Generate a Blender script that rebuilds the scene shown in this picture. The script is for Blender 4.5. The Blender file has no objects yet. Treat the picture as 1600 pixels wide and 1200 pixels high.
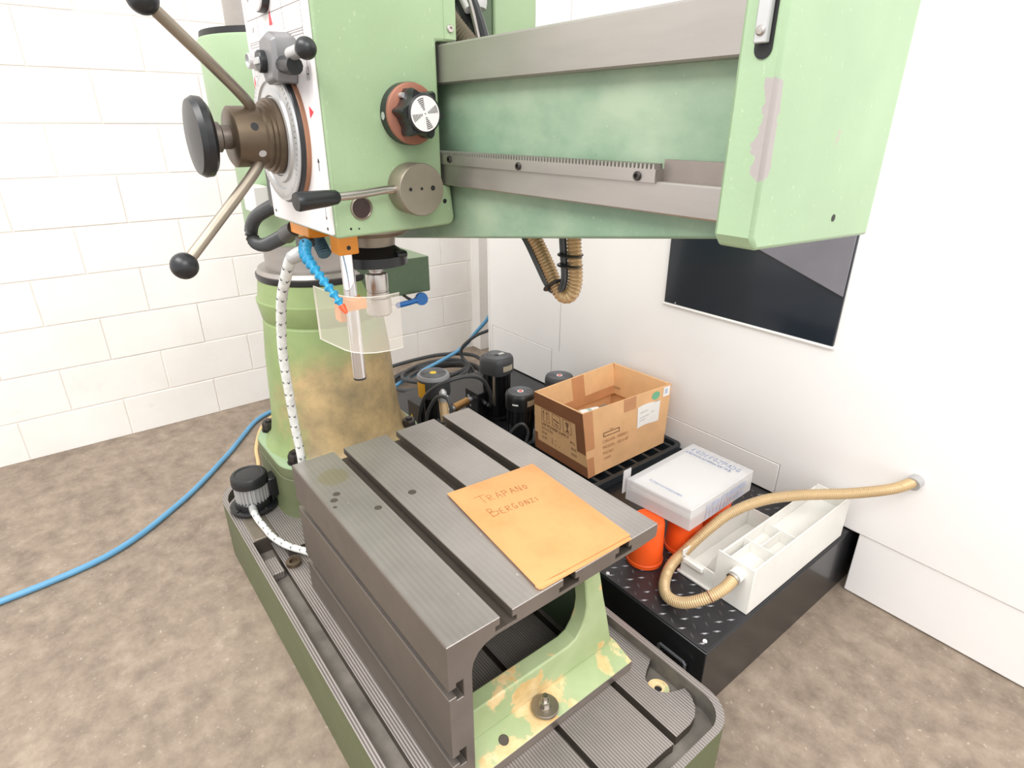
import bpy, bmesh, math, random
from mathutils import Vector, Matrix
random.seed(7)
SC = bpy.context.scene
COL = SC.collection
PI = math.pi

# ------------------------------------------------------------------ camera, world, lights, exposure
cam_d = bpy.data.cameras.new('camera')
cam_d.sensor_fit = 'HORIZONTAL'; cam_d.sensor_width = 36.0
cam_d.lens = 920.208 / 1600 * 36.0
cam_d.clip_start = 0.02
cam = bpy.data.objects.new('camera', cam_d); COL.objects.link(cam)
_p, _r, _a = 0.413985, 0.00184, 0.668371
_h = Vector((-math.cos(_a), math.sin(_a), 0)); _rt = Vector((_h.y, -_h.x, 0)); _z = Vector((0, 0, 1))
_F = _h*math.cos(_p) - _z*math.sin(_p); _U = _h*math.sin(_p) + _z*math.cos(_p)
_R = _rt*math.cos(_r) + _U*math.sin(_r); _V = -_rt*math.sin(_r) + _U*math.cos(_r)
M = Matrix((( _R.x, _V.x, -_F.x, 0), (_R.y, _V.y, -_F.y, 0), (_R.z, _V.z, -_F.z, 1.385), (0, 0, 0, 1)))
cam.matrix_world = M
SC.camera = cam

W = bpy.data.worlds.new('world'); SC.world = W; W.use_nodes = True
bg = W.node_tree.nodes['Background']
bg.inputs[0].default_value = (0.995, 0.997, 1.0, 1); bg.inputs[1].default_value = 1.12

def area(name, loc, target, sx, sy, power, color=(1, 0.985, 0.965)):
    l = bpy.data.lights.new(name, 'AREA'); l.shape = 'RECTANGLE'; l.size = sx; l.size_y = sy
    l.energy = power; l.color = color
    o = bpy.data.objects.new(name, l); COL.objects.link(o); o.location = loc
    d = Vector(target) - Vector(loc)
    o.rotation_euler = d.to_track_quat('-Z', 'Y').to_euler()
    return o
area('ceiling_lamp', (-0.6, -1.3, 3.5), (-1.0, 0.7, 0.6), 2.4, 1.0, 70)
area('ceiling_lamp_bay', (1.7, 0.3, 3.1), (-0.9, 1.0, 0.5), 2.0, 1.4, 50)

vs = SC.view_settings
vs.view_transform = 'Standard'; vs.look = 'None'; vs.gamma = 1.0; vs.use_curve_mapping = False
vs.exposure = 0.32

# ------------------------------------------------------------------ materials
def lin(c):
    return tuple(((v/255)/12.92 if v/255 <= 0.04045 else ((v/255+0.055)/1.055)**2.4) for v in c) + (1,)

class NT:
    def __init__(s, name):
        s.m = bpy.data.materials.new(name); s.m.use_nodes = True
        s.t = s.m.node_tree; s.b = s.t.nodes['Principled BSDF']
    def n(s, typ, **kw):
        x = s.t.nodes.new(typ)
        for k, v in kw.items():
            if k in x.inputs.keys(): x.inputs[k].default_value = v
            else: setattr(x, k, v)
        return x
    def l(s, a, b): s.t.links.new(a, b)
    def coord(s, sc=(1, 1, 1)):
        # world-fixed coordinates so that grain runs across parts alike
        g = s.n('ShaderNodeNewGeometry'); mp = s.n('ShaderNodeMapping'); mp.inputs['Scale'].default_value = sc
        s.l(g.outputs['Position'], mp.inputs[0]); return mp.outputs[0]
    def noise(s, scale, detail=4, rough=0.55, sc=(1, 1, 1)):
        n = s.n('ShaderNodeTexNoise'); n.inputs['Scale'].default_value = scale
        n.inputs['Detail'].default_value = detail; n.inputs['Roughness'].default_value = rough
        s.l(s.coord(sc), n.inputs['Vector']); return n.outputs['Fac']
    def ramp(s, fac, stops):
        r = s.n('ShaderNodeValToRGB'); e = r.color_ramp.elements
        while len(e) < len(stops): e.new(0.5)
        for i, (p, c) in enumerate(stops): e[i].position = p; e[i].color = c
        s.l(fac, r.inputs[0]); return r.outputs[0]
    def mix(s, fac, a, b):
        x = s.n('ShaderNodeMix', data_type='RGBA')
        if hasattr(fac, 'type') and not isinstance(fac, float): s.l(fac, x.inputs[0])
        else: x.inputs[0].default_value = fac
        for v, i in ((a, 6), (b, 7)):
            if isinstance(v, tuple): x.inputs[i].default_value = v
            else: s.l(v, x.inputs[i])
        return x.outputs[2]
    def math(s, op, a, b=0.0, clamp=False):
        x = s.n('ShaderNodeMath', operation=op); x.use_clamp = clamp
        for v, i in ((a, 0), (b, 1)):
            if isinstance(v, (int, float)): x.inputs[i].default_value = v
            else: s.l(v, x.inputs[i])
        return x.outputs[0]
    def bump(s, h, strength=0.3, dist=0.002):
        x = s.n('ShaderNodeBump'); x.inputs['Strength'].default_value = strength; x.inputs['Distance'].default_value = dist
        s.l(h, x.inputs['Height']); s.l(x.outputs[0], s.b.inputs['Normal'])

def plain(name, c, rough=0.5, metal=0.0, var=0.06, scale=9, bump=0.0, bscale=200, coat=0.0):
    t = NT(name); L = lin(c)
    a = tuple(max(0, v*(1-var*1.6)) for v in L[:3])+(1,); b = tuple(min(1, v*(1+var)) for v in L[:3])+(1,)
    col = t.ramp(t.noise(scale), [(0.3, a), (0.7, b)])
    t.l(col, t.b.inputs['Base Color']); t.b.inputs['Roughness'].default_value = rough; t.b.inputs['Metallic'].default_value = metal
    if coat: t.b.inputs['Coat Weight'].default_value = coat
    if bump: t.bump(t.noise(bscale, 2), bump, 0.001)
    return t.m

def paint(name, c, speck=(214, 220, 196), chips=None, chip_amt=0.0, rough=0.45):
    """enamel on a casting: orange-peel relief, faint pale scuffs, optional chips down to primer"""
    t = NT(name); L = lin(c)
    d = tuple(v*0.88 for v in L[:3])+(1,)
    col = t.ramp(t.noise(5, 5), [(0.35, d), (0.65, L)])
    s = t.ramp(t.noise(190, 2, 0.7, (1, 1, 0.6)), [(0.66, (0, 0, 0, 1)), (0.74, (1, 1, 1, 1))])
    col = t.mix(t.math('MULTIPLY', s, 0.28), col, lin(speck))
    if chips:
        k = t.ramp(t.noise(7, 8, 0.62), [(0.64-chip_amt, (0, 0, 0, 1)), (0.655-chip_amt, (1, 1, 1, 1))])
        col = t.mix(k, col, lin(chips))
    t.l(col, t.b.inputs['Base Color']); t.b.inputs['Roughness'].default_value = rough
    t.bump(t.noise(160, 2), 0.25, 0.0008)
    return t.m

def steel(name, c, rough=0.38, grooves=0.0, pitch=0.0065, axis='y', depth=0.25, var=0.10, metal=0.9, streak=(1, 1, 1)):
    """machined iron; grooves run along X with the given pitch"""
    t = NT(name); L = lin(c)
    a = tuple(v*(1-var) for v in L[:3])+(1,); b = tuple(min(1, v*(1+var)) for v in L[:3])+(1,)
    col = t.ramp(t.noise(6, 6, 0.6, streak), [(0.3, a), (0.7, b)])
    if grooves:
        g = t.n('ShaderNodeNewGeometry'); sx = t.n('ShaderNodeSeparateXYZ'); t.l(g.outputs['Position'], sx.inputs[0])
        co = t.math('MULTIPLY', sx.outputs['XYZ'.index(axis.upper())], 2*PI/pitch)
        wv = t.math('SINE', co)
        w01 = t.math('MULTIPLY_ADD', wv, 0.5); t.t.nodes[-1].inputs[2].default_value = 0.5
        col = t.mix(t.math('MULTIPLY', w01, grooves), col, tuple(v*0.45 for v in L[:3])+(1,))
        t.bump(w01, depth, 0.0015)
    t.l(col, t.b.inputs['Base Color'])
    r = t.math('MULTIPLY_ADD', t.noise(20, 4), 0.2); t.t.nodes[-1].inputs[2].default_value = rough-0.1
    t.l(r, t.b.inputs['Roughness']); t.b.inputs['Metallic'].default_value = metal
    return t.m

def column_paint():
    """green enamel worn to tan filler on the side that faces the table"""
    t = NT('column_enamel')
    g = t.n('ShaderNodeNewGeometry'); sx = t.n('ShaderNodeSeparateXYZ'); t.l(g.outputs['Position'], sx.inputs[0])
    green = t.ramp(t.noise(7, 5), [(0.3, lin((124, 143, 90))), (0.7, lin((145, 164, 108)))])
    tan = t.ramp(t.noise(9, 7, 0.65), [(0.3, lin((134, 120, 92))), (0.5, lin((170, 148, 108))), (0.7, lin((200, 172, 124)))])
    # wear: strongest at x > column axis, below the clamp ring
    fx = t.math('MULTIPLY', t.math('ADD', sx.outputs[0], 1.80), 4.2)
    fy = t.math('MULTIPLY', t.math('ADD', sx.outputs[1], -0.56), 3.6)
    fz = t.math('MULTIPLY', t.math('SUBTRACT', 0.66, sx.outputs[2]), 3.0)
    f = t.math('ADD', t.math('ADD', fx, fy), t.math('MULTIPLY', t.math('MINIMUM', fz, 0.35), 1.0))
    f = t.math('ADD', f, t.math('MULTIPLY', t.math('SUBTRACT', t.noise(6, 6, 0.65), 0.5), 3.0))
    f = t.math('MULTIPLY_ADD', f, 1.3, True); t.t.nodes[-1].inputs[2].default_value = 0.12
    up = t.math('MULTIPLY', t.math('SUBTRACT', 0.80, sx.outputs[2]), 9.0, True)
    f = t.math('MULTIPLY', f, up)
    col = t.mix(f, green, tan)
    dirt = t.ramp(t.noise(16, 8, 0.7), [(0.62, (0, 0, 0, 1)), (0.70, (1, 1, 1, 1))])
    col = t.mix(t.math('MULTIPLY', t.math('MULTIPLY', dirt, f), 0.55), col, lin((104, 98, 78)))
    t.l(col, t.b.inputs['Base Color']); t.b.inputs['Roughness'].default_value = 0.45
    t.bump(t.noise(60, 3), 0.2, 0.001)
    return t.m

def flange_paint():
    """table foot: green enamel flaking to pale and ochre filler"""
    t = NT('flaked_enamel')
    green = t.ramp(t.noise(8, 5), [(0.3, lin((158, 174, 126))), (0.7, lin((178, 192, 148)))])
    filler = t.ramp(t.noise(14, 6, 0.6), [(0.35, lin((206, 172, 112))), (0.55, lin((226, 200, 150))), (0.7, lin((232, 220, 182)))])
    g = t.n('ShaderNodeNewGeometry'); sx = t.n('ShaderNodeSeparateXYZ'); t.l(g.outputs['Position'], sx.inputs[0])
    low = t.math('MULTIPLY', t.math('SUBTRACT', 0.27, sx.outputs[2]), 9.0, True)
    n = t.noise(9, 8, 0.6)
    k = t.ramp(t.math('ADD', n, t.math('MULTIPLY', low, 0.20)), [(0.58, (0, 0, 0, 1)), (0.595, (1, 1, 1, 1))])
    col = t.mix(k, green, filler)
    edge = t.ramp(t.math('ADD', n, t.math('MULTIPLY', low, 0.20)), [(0.565, (0, 0, 0, 1)), (0.58, (1, 1, 1, 1)), (0.59, (1, 1, 1, 1)), (0.605, (0, 0, 0, 1))])
    col = t.mix(t.math('MULTIPLY', edge, 0.5), col, lin((196, 188, 140)))
    t.l(col, t.b.inputs['Base Color']); t.b.inputs['Roughness'].default_value = 0.6
    t.bump(n, 0.4, 0.003)
    return t.m

def concrete():
    t = NT('concrete_floor')
    n1 = t.noise(1.6, 8, 0.62); n2 = t.noise(14, 8, 0.7); n3 = t.noise(70, 4, 0.6)
    c = t.ramp(n1, [(0.3, lin((118, 103, 90))), (0.5, lin((150, 133, 117))), (0.72, lin((172, 154, 137)))])
    c2 = t.ramp(n2, [(0.36, lin((100, 88, 77))), (0.56, lin((153, 138, 121))), (0.72, lin((182, 168, 152)))])
    c = t.mix(0.5, c, c2)
    sp = t.ramp(n3, [(0.62, (0, 0, 0, 1)), (0.72, (1, 1, 1, 1))])
    c = t.mix(t.math('MULTIPLY', sp, 0.35), c, lin((226, 214, 198)))
    v = t.n('ShaderNodeTexVoronoi', feature='DISTANCE_TO_EDGE'); v.inputs['Scale'].default_value = 0.9
    t.l(t.coord(), v.inputs['Vector'])
    k = t.ramp(v.outputs[0], [(0.0, (1, 1, 1, 1)), (0.006, (0, 0, 0, 1))])
    c = t.mix(t.math('MULTIPLY', k, 0.12), c, lin((96, 84, 74)))
    t.l(c, t.b.inputs['Base Color']); t.b.inputs['Roughness'].default_value = 0.62
    t.bump(n2, 0.15, 0.004)
    return t.m

def glass_sheet(name, c, rough=0.08, alpha=0.3):
    t = NT(name)
    t.b.inputs['Base Color'].default_value = lin(c); t.b.inputs['Roughness'].default_value = rough
    t.b.inputs['Alpha'].default_value = alpha
    return t.m

def frosted(name, c, trans=0.5):
    t = NT(name); b = t.b
    b.inputs['Base Color'].default_value = lin(c); b.inputs['Roughness'].default_value = 0.35
    tr = t.n('ShaderNodeBsdfTranslucent'); tr.inputs[0].default_value = lin(c)
    tp = t.n('ShaderNodeBsdfTransparent')
    m1 = t.n('ShaderNodeMixShader'); m1.inputs[0].default_value = 0.35
    t.l(b.outputs[0], m1.inputs[1]); t.l(tr.outputs[0], m1.inputs[2])
    m2 = t.n('ShaderNodeMixShader'); m2.inputs[0].default_value = trans
    t.l(m1.outputs[0], m2.inputs[1]); t.l(tp.outputs[0], m2.inputs[2])
    t.l(m2.outputs[0], t.t.nodes['Material Output'].inputs[0])
    return t.m

def braid_mat():
    t = NT('braided_sleeve')
    c = t.ramp(t.noise(60, 3), [(0.3, lin((206, 208, 204))), (0.7, lin((236, 238, 234)))])
    t.l(c, t.b.inputs['Base Color']); t.b.inputs['Roughness'].default_value = 0.45
    v = t.n('ShaderNodeTexVoronoi'); v.inputs['Scale'].default_value = 260; t.l(t.coord(), v.inputs['Vector'])
    t.bump(v.outputs[0], 0.4, 0.001)
    return t.m

def block_wall_mat():
    t = NT('painted_block')
    c = t.ramp(t.noise(3, 5), [(0.3, lin((242, 237, 231))), (0.7, lin((250, 247, 243)))])
    dirt = t.ramp(t.noise(5, 8, 0.7), [(0.58, (0, 0, 0, 1)), (0.78, (1, 1, 1, 1))])
    g = t.n('ShaderNodeNewGeometry'); sx = t.n('ShaderNodeSeparateXYZ'); t.l(g.outputs['Position'], sx.inputs[0])
    low = t.math('MULTIPLY', t.math('SUBTRACT', 0.35, sx.outputs[2]), 3.0, True)
    c = t.mix(t.math('MULTIPLY', t.math('MULTIPLY', dirt, low), 0.6), c, lin((168, 150, 130)))
    t.l(c, t.b.inputs['Base Color']); t.b.inputs['Roughness'].default_value = 0.75
    t.bump(t.noise(45, 6, 0.7), 0.35, 0.003)
    return t.m

def cardboard(name, c, var=0.08):
    t = NT(name); L = lin(c)
    col = t.ramp(t.noise(10, 6, 0.6), [(0.3, tuple(v*(1-2*var) for v in L[:3])+(1,)), (0.7, L)])
    t.l(col, t.b.inputs['Base Color']); t.b.inputs['Roughness'].default_value = 0.75
    g = t.n('ShaderNodeNewGeometry'); sx = t.n('ShaderNodeSeparateXYZ'); t.l(g.outputs['Position'], sx.inputs[0])
    w = t.math('SINE', t.math('MULTIPLY', t.math('ADD', sx.outputs[0], sx.outputs[1]), 1000))
    t.bump(w, 0.06, 0.0006)
    return t.m

def envelope_mat():
    t = NT('manila_paper')
    c = t.ramp(t.noise(7, 6, 0.6), [(0.3, lin((212, 144, 88))), (0.55, lin((219, 157, 101))), (0.8, lin((223, 163, 107)))])
    st = t.ramp(t.noise(13, 5, 0.6), [(0.64, (0, 0, 0, 1)), (0.74, (1, 1, 1, 1))])
    c = t.mix(t.math('MULTIPLY', st, 0.4), c, lin((226, 148, 84)))
    t.l(c, t.b.inputs['Base Color']); t.b.inputs['Roughness'].default_value = 0.7
    t.bump(t.noise(18, 4), 0.25, 0.003)
    return t.m

def tabletop_mat():
    """planed iron with tool bands along X, an oil stain and small dings"""
    t = NT('planed_iron'); L = (0.40, 0.375, 0.345, 1)
    g = t.n('ShaderNodeNewGeometry'); sx = t.n('ShaderNodeSeparateXYZ'); t.l(g.outputs['Position'], sx.inputs[0])
    w = t.math('SINE', t.math('MULTIPLY', sx.outputs[1], 2*PI/0.0125))
    w01 = t.math('MULTIPLY_ADD', w, 0.5); t.t.nodes[-1].inputs[2].default_value = 0.5
    col = t.ramp(t.noise(4, 6, 0.6), [(0.3, (0.37, 0.342, 0.32, 1)), (0.7, (0.485, 0.452, 0.425, 1))])
    fade = t.ramp(t.noise(2.6, 3), [(0.35, (0.2, 0.2, 0.2, 1)), (0.65, (1, 1, 1, 1))])
    col = t.mix(t.math('MULTIPLY', t.math('MULTIPLY', w01, fade), 0.30), col, (0.27, 0.25, 0.23, 1))
    # oil ring at a corner of the table
    cx = t.math('SUBTRACT', sx.outputs[0], -1.252); cy = t.math('SUBTRACT', sx.outputs[1], 0.424)
    r = t.math('SQRT', t.math('ADD', t.math('MULTIPLY', cx, cx), t.math('MULTIPLY', cy, cy)))
    r = t.math('ADD', r, t.math('MULTIPLY', t.math('SUBTRACT', t.noise(30, 4), 0.5), 0.02))
    k = t.ramp(t.math('MULTIPLY', r, 10), [(0.0, (0.65, 0.65, 0.65, 1)), (0.34, (0.6, 0.6, 0.6, 1)), (0.42, (0, 0, 0, 1))])
    col = t.mix(k, col, (0.36, 0.31, 0.19, 1))
    sp = t.ramp(t.noise(75, 2, 0.5), [(0.74, (0, 0, 0, 1)), (0.77, (1, 1, 1, 1))])
    col = t.mix(t.math('MULTIPLY', sp, 0.6), col, (0.75, 0.73, 0.7, 1))
    t.l(col, t.b.inputs['Base Color'])
    rr = t.math('MULTIPLY_ADD', t.noise(9, 5), 0.25); t.t.nodes[-1].inputs[2].default_value = 0.30
    t.l(rr, t.b.inputs['Roughness']); t.b.inputs['Metallic'].default_value = 0.75
    t.bump(w01, 0.08, 0.001)
    return t.m

m_green = paint('green_enamel', (152, 175, 137))
def worn_edge(m):
    """long bare patch along the front edge of the arm end plate"""
    t = NT.__new__(NT); t.m = m; t.t = m.node_tree; t.b = t.t.nodes['Principled BSDF']
    old = t.b.inputs['Base Color'].links[0].from_socket
    g = t.n('ShaderNodeNewGeometry'); sx = t.n('ShaderNodeSeparateXYZ'); t.l(g.outputs['Position'], sx.inputs[0])
    a = t.math('MULTIPLY', t.math('SUBTRACT', sx.outputs[0], -.3235), 60)
    z_ = t.math('ABSOLUTE', t.math('SUBTRACT', sx.outputs[2], 1.385)); z_ = t.math('MULTIPLY', t.math('SUBTRACT', .045, z_), 40)
    y_ = t.math('MULTIPLY', t.math('SUBTRACT', .552, sx.outputs[1]), 80)
    f = t.math('MINIMUM', t.math('MINIMUM', a, z_), y_)
    f = t.math('ADD', f, t.math('MULTIPLY', t.math('SUBTRACT', t.noise(34, 7, .65), .5), 2.2))
    k = t.ramp(f, [(0.18, (0, 0, 0, 1)), (0.22, (1, 1, 1, 1))])
    t.l(t.mix(k, old, lin((160, 153, 150))), t.b.inputs['Base Color']); return m
def rack_grime(m):
    """oil and swarf stuck to the web just above the rack"""
    t = NT.__new__(NT); t.m = m; t.t = m.node_tree; t.b = t.t.nodes['Principled BSDF']
    old = t.b.inputs['Base Color'].links[0].from_socket
    g = t.n('ShaderNodeNewGeometry'); sx = t.n('ShaderNodeSeparateXYZ'); t.l(g.outputs['Position'], sx.inputs[0])
    f = t.math('MULTIPLY', t.math('SUBTRACT', 1.355, sx.outputs[2]), 75)
    f = t.math('MINIMUM', f, .3); f = t.math('MULTIPLY', f, t.math('GREATER_THAN', sx.outputs[2], 1.33))
    f = t.math('ADD', f, t.math('MULTIPLY', t.math('SUBTRACT', t.noise(130, 6, .7), .5), 1.6))
    k = t.ramp(f, [(0.5, (0, 0, 0, 1)), (0.6, (1, 1, 1, 1))])
    pale = t.ramp(t.noise(9, 5, .6, (.6, 1, 1)), [(0.4, (0, 0, 0, 1)), (0.7, (1, 1, 1, 1))])
    c = t.mix(t.math('MULTIPLY', pale, .35), old, lin((196, 204, 176)))
    t.l(t.mix(k, c, lin((92, 84, 74))), t.b.inputs['Base Color']); return m
m_green_chip = worn_edge(paint('green_enamel_chipped', (158, 183, 147), chips=(170, 158, 152), chip_amt=-0.06))
m_green_arm = rack_grime(paint('green_enamel_arm', (122, 148, 124), speck=(196, 212, 186)))  # cooler, darker green: shade on the arm is put into the colour
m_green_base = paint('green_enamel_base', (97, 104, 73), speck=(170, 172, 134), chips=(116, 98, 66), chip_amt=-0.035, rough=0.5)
m_green_dark = paint('green_enamel_shaded', (80, 100, 74), speck=(150, 160, 130))  # darkened copy of the green enamel, shade put into the colour
m_col = column_paint(); m_flange = flange_paint()
m_floor = concrete(); m_block = block_wall_mat()
m_mortar = plain('painted_mortar', (240, 232, 224), 0.8, bump=0.3, bscale=90)
m_top = tabletop_mat()
m_iron = steel('iron_side', (112, 103, 95), 0.45, metal=0.5, var=0.08)  # darker than the end iron: the table's shaded side is in the colour
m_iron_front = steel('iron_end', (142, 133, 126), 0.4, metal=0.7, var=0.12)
m_slot = steel('iron_slot', (92, 84, 76), 0.5, metal=0.5)
m_rib = steel('ribbed_iron', (178, 170, 165), 0.42, grooves=0.85, pitch=0.0066, depth=0.5, metal=0.6)
m_trough = plain('trough_iron', (128, 122, 114), 0.6, 0.3, var=0.25, scale=12, bump=0.4, bscale=60)
m_rail = steel('ground_rail', (172, 166, 161), 0.44, var=0.10, metal=0.85, streak=(0.5, 1, 3))
m_steel = steel('turned_steel', (186, 180, 174), 0.30, var=0.06, metal=1.0)
m_dullsteel = steel('dull_steel', (150, 140, 126), 0.42, var=0.2, metal=0.8)
m_bronze = steel('oily_steel', (112, 97, 80), 0.42, var=0.4, metal=0.7, streak=(1, .4, 1))
m_chrome = steel('chrome', (226, 226, 228), 0.14, var=0.03, metal=1.0)
m_black = plain('black_plastic', (30, 31, 33), 0.35, var=0.1)
m_blackmetal = plain('black_enamel', (20, 21, 24), 0.28, var=0.15)
m_tank = plain('black_powder_coat', (28, 28, 31), 0.3, var=0.1, scale=5, coat=0.2)
m_tread = plain('black_tread_plate', (46, 45, 48), 0.34, 0.1, var=0.1)
m_rubber = plain('black_rubber', (62, 63, 64), 0.38, var=0.1)
m_cap = plain('fan_cowl', (70, 71, 74), 0.5, var=0.1)
m_capgrey = plain('fan_cowl_grey', (150, 150, 154), 0.5, var=0.05)
m_ringgrey = plain('grille_ring', (122, 123, 126), 0.45)
m_grille = plain('grille_black', (18, 18, 20), 0.5)
m_panel = plain('panel_plate', (228, 224, 223), 0.42, var=0.03)
m_print = plain('grey_print', (150, 142, 138), 0.6)
m_printdark = plain('dark_print', (52, 50, 50), 0.6)
m_red = plain('red_print', (222, 66, 74), 0.5)
m_copper = plain('red_brown_disc', (150, 98, 78), 0.4, 0.2, var=0.15)
m_white = plain('white_enamel', (246, 243, 241), 0.38, var=0.02, scale=2)
m_whiteline = plain('white_edge', (244, 241, 237), 0.4, var=0.02)
m_gap = plain('shadow_gap', (196, 190, 186), 0.7)
m_window = plain('dark_glass', (36, 42, 50), 0.12, var=0.08, scale=3)
m_greyframe = plain('grey_frame', (118, 116, 122), 0.4)
m_wire = plain('highlit_black_wire', (104, 106, 110), 0.25, 0.5)  # black wire lightened, its highlights painted into the base colour
m_lozenge = plain('highlit_tread', (104, 101, 103), 0.28, 0.5)  # lighter than the plate: highlights on the lozenges are put into the colour
m_orange = plain('orange_bracket', (240, 150, 40), 0.4)
m_tub = plain('orange_red_plastic', (255, 96, 34), 0.38, var=0.04)
m_blue = plain('blue_plastic', (40, 150, 196), 0.32)
m_bluedark = plain('blue_lever', (22, 98, 168), 0.35)
m_bluehose = plain('blue_hose', (100, 160, 200), 0.4)
m_yellowhose = plain('cream_hose', (226, 196, 140), 0.45)
m_braid = braid_mat()
m_conduit = steel('gold_conduit', (186, 158, 118), 0.36, var=0.12, metal=0.55)
m_duct = steel('dark_conduit', (112, 104, 86), 0.4, var=0.12, metal=0.5)
m_conduit_t = steel('translucent_conduit', (206, 178, 136), 0.34, var=0.08, metal=0.25)
m_alu = steel('cast_aluminium', (196, 196, 196), 0.42, var=0.08, metal=0.6)
m_castgrey = plain('cast_grey', (128, 127, 128), 0.4, 0.3, var=.08)
m_box = cardboard('cardboard', (238, 188, 136)); m_boxin = cardboard('cardboard_inner', (240, 194, 142))
m_tape = plain('brown_tape', (150, 100, 70), 0.3, var=0.08)
m_tape2 = plain('tan_tape', (206, 148, 104), 0.3, var=0.08)
m_ink = plain('brown_ink', (112, 76, 52), 0.7); m_ink2 = plain('brown_ink_pale', (176, 124, 84), 0.7)
m_paper = plain('paper_label', (246, 242, 236), 0.6, var=0.02)
m_greensticker = plain('green_sticker', (120, 190, 150), 0.5)
m_bluesticker = plain('blue_sticker', (150, 170, 215), 0.5)
m_env = envelope_mat(); m_pencil = plain('pencil', (150, 88, 46), 0.7)
m_case = frosted('frosted_plastic', (236, 235, 236), 0.30)
m_caseprint = plain('blue_grey_print', (170, 180, 208), 0.5)
m_trough_w = plain('white_plastic', (234, 232, 226), 0.42, var=0.03)
m_guard = glass_sheet('clear_guard', (226, 218, 206), 0.05, 0.22)
m_guardedge = glass_sheet('clear_guard_edge', (240, 236, 226), 0.1, 0.75)
m_yellow = plain('yellow_sticker', (242, 206, 40), 0.5); m_amber = plain('amber_sticker', (232, 172, 40), 0.5)
m_labeltape = plain('foil_label', (196, 186, 166), 0.4, 0.2)
m_crate = plain('black_crate', (40, 46, 50), 0.4)
m_nut = steel('blackened_nut', (70, 66, 64), 0.35, metal=0.7)
m_brass = steel('brass', (186, 142, 88), 0.35, metal=0.7)

# ------------------------------------------------------------------ mesh helpers (all shapes are laid out in world metres)
ORG = {}

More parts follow.
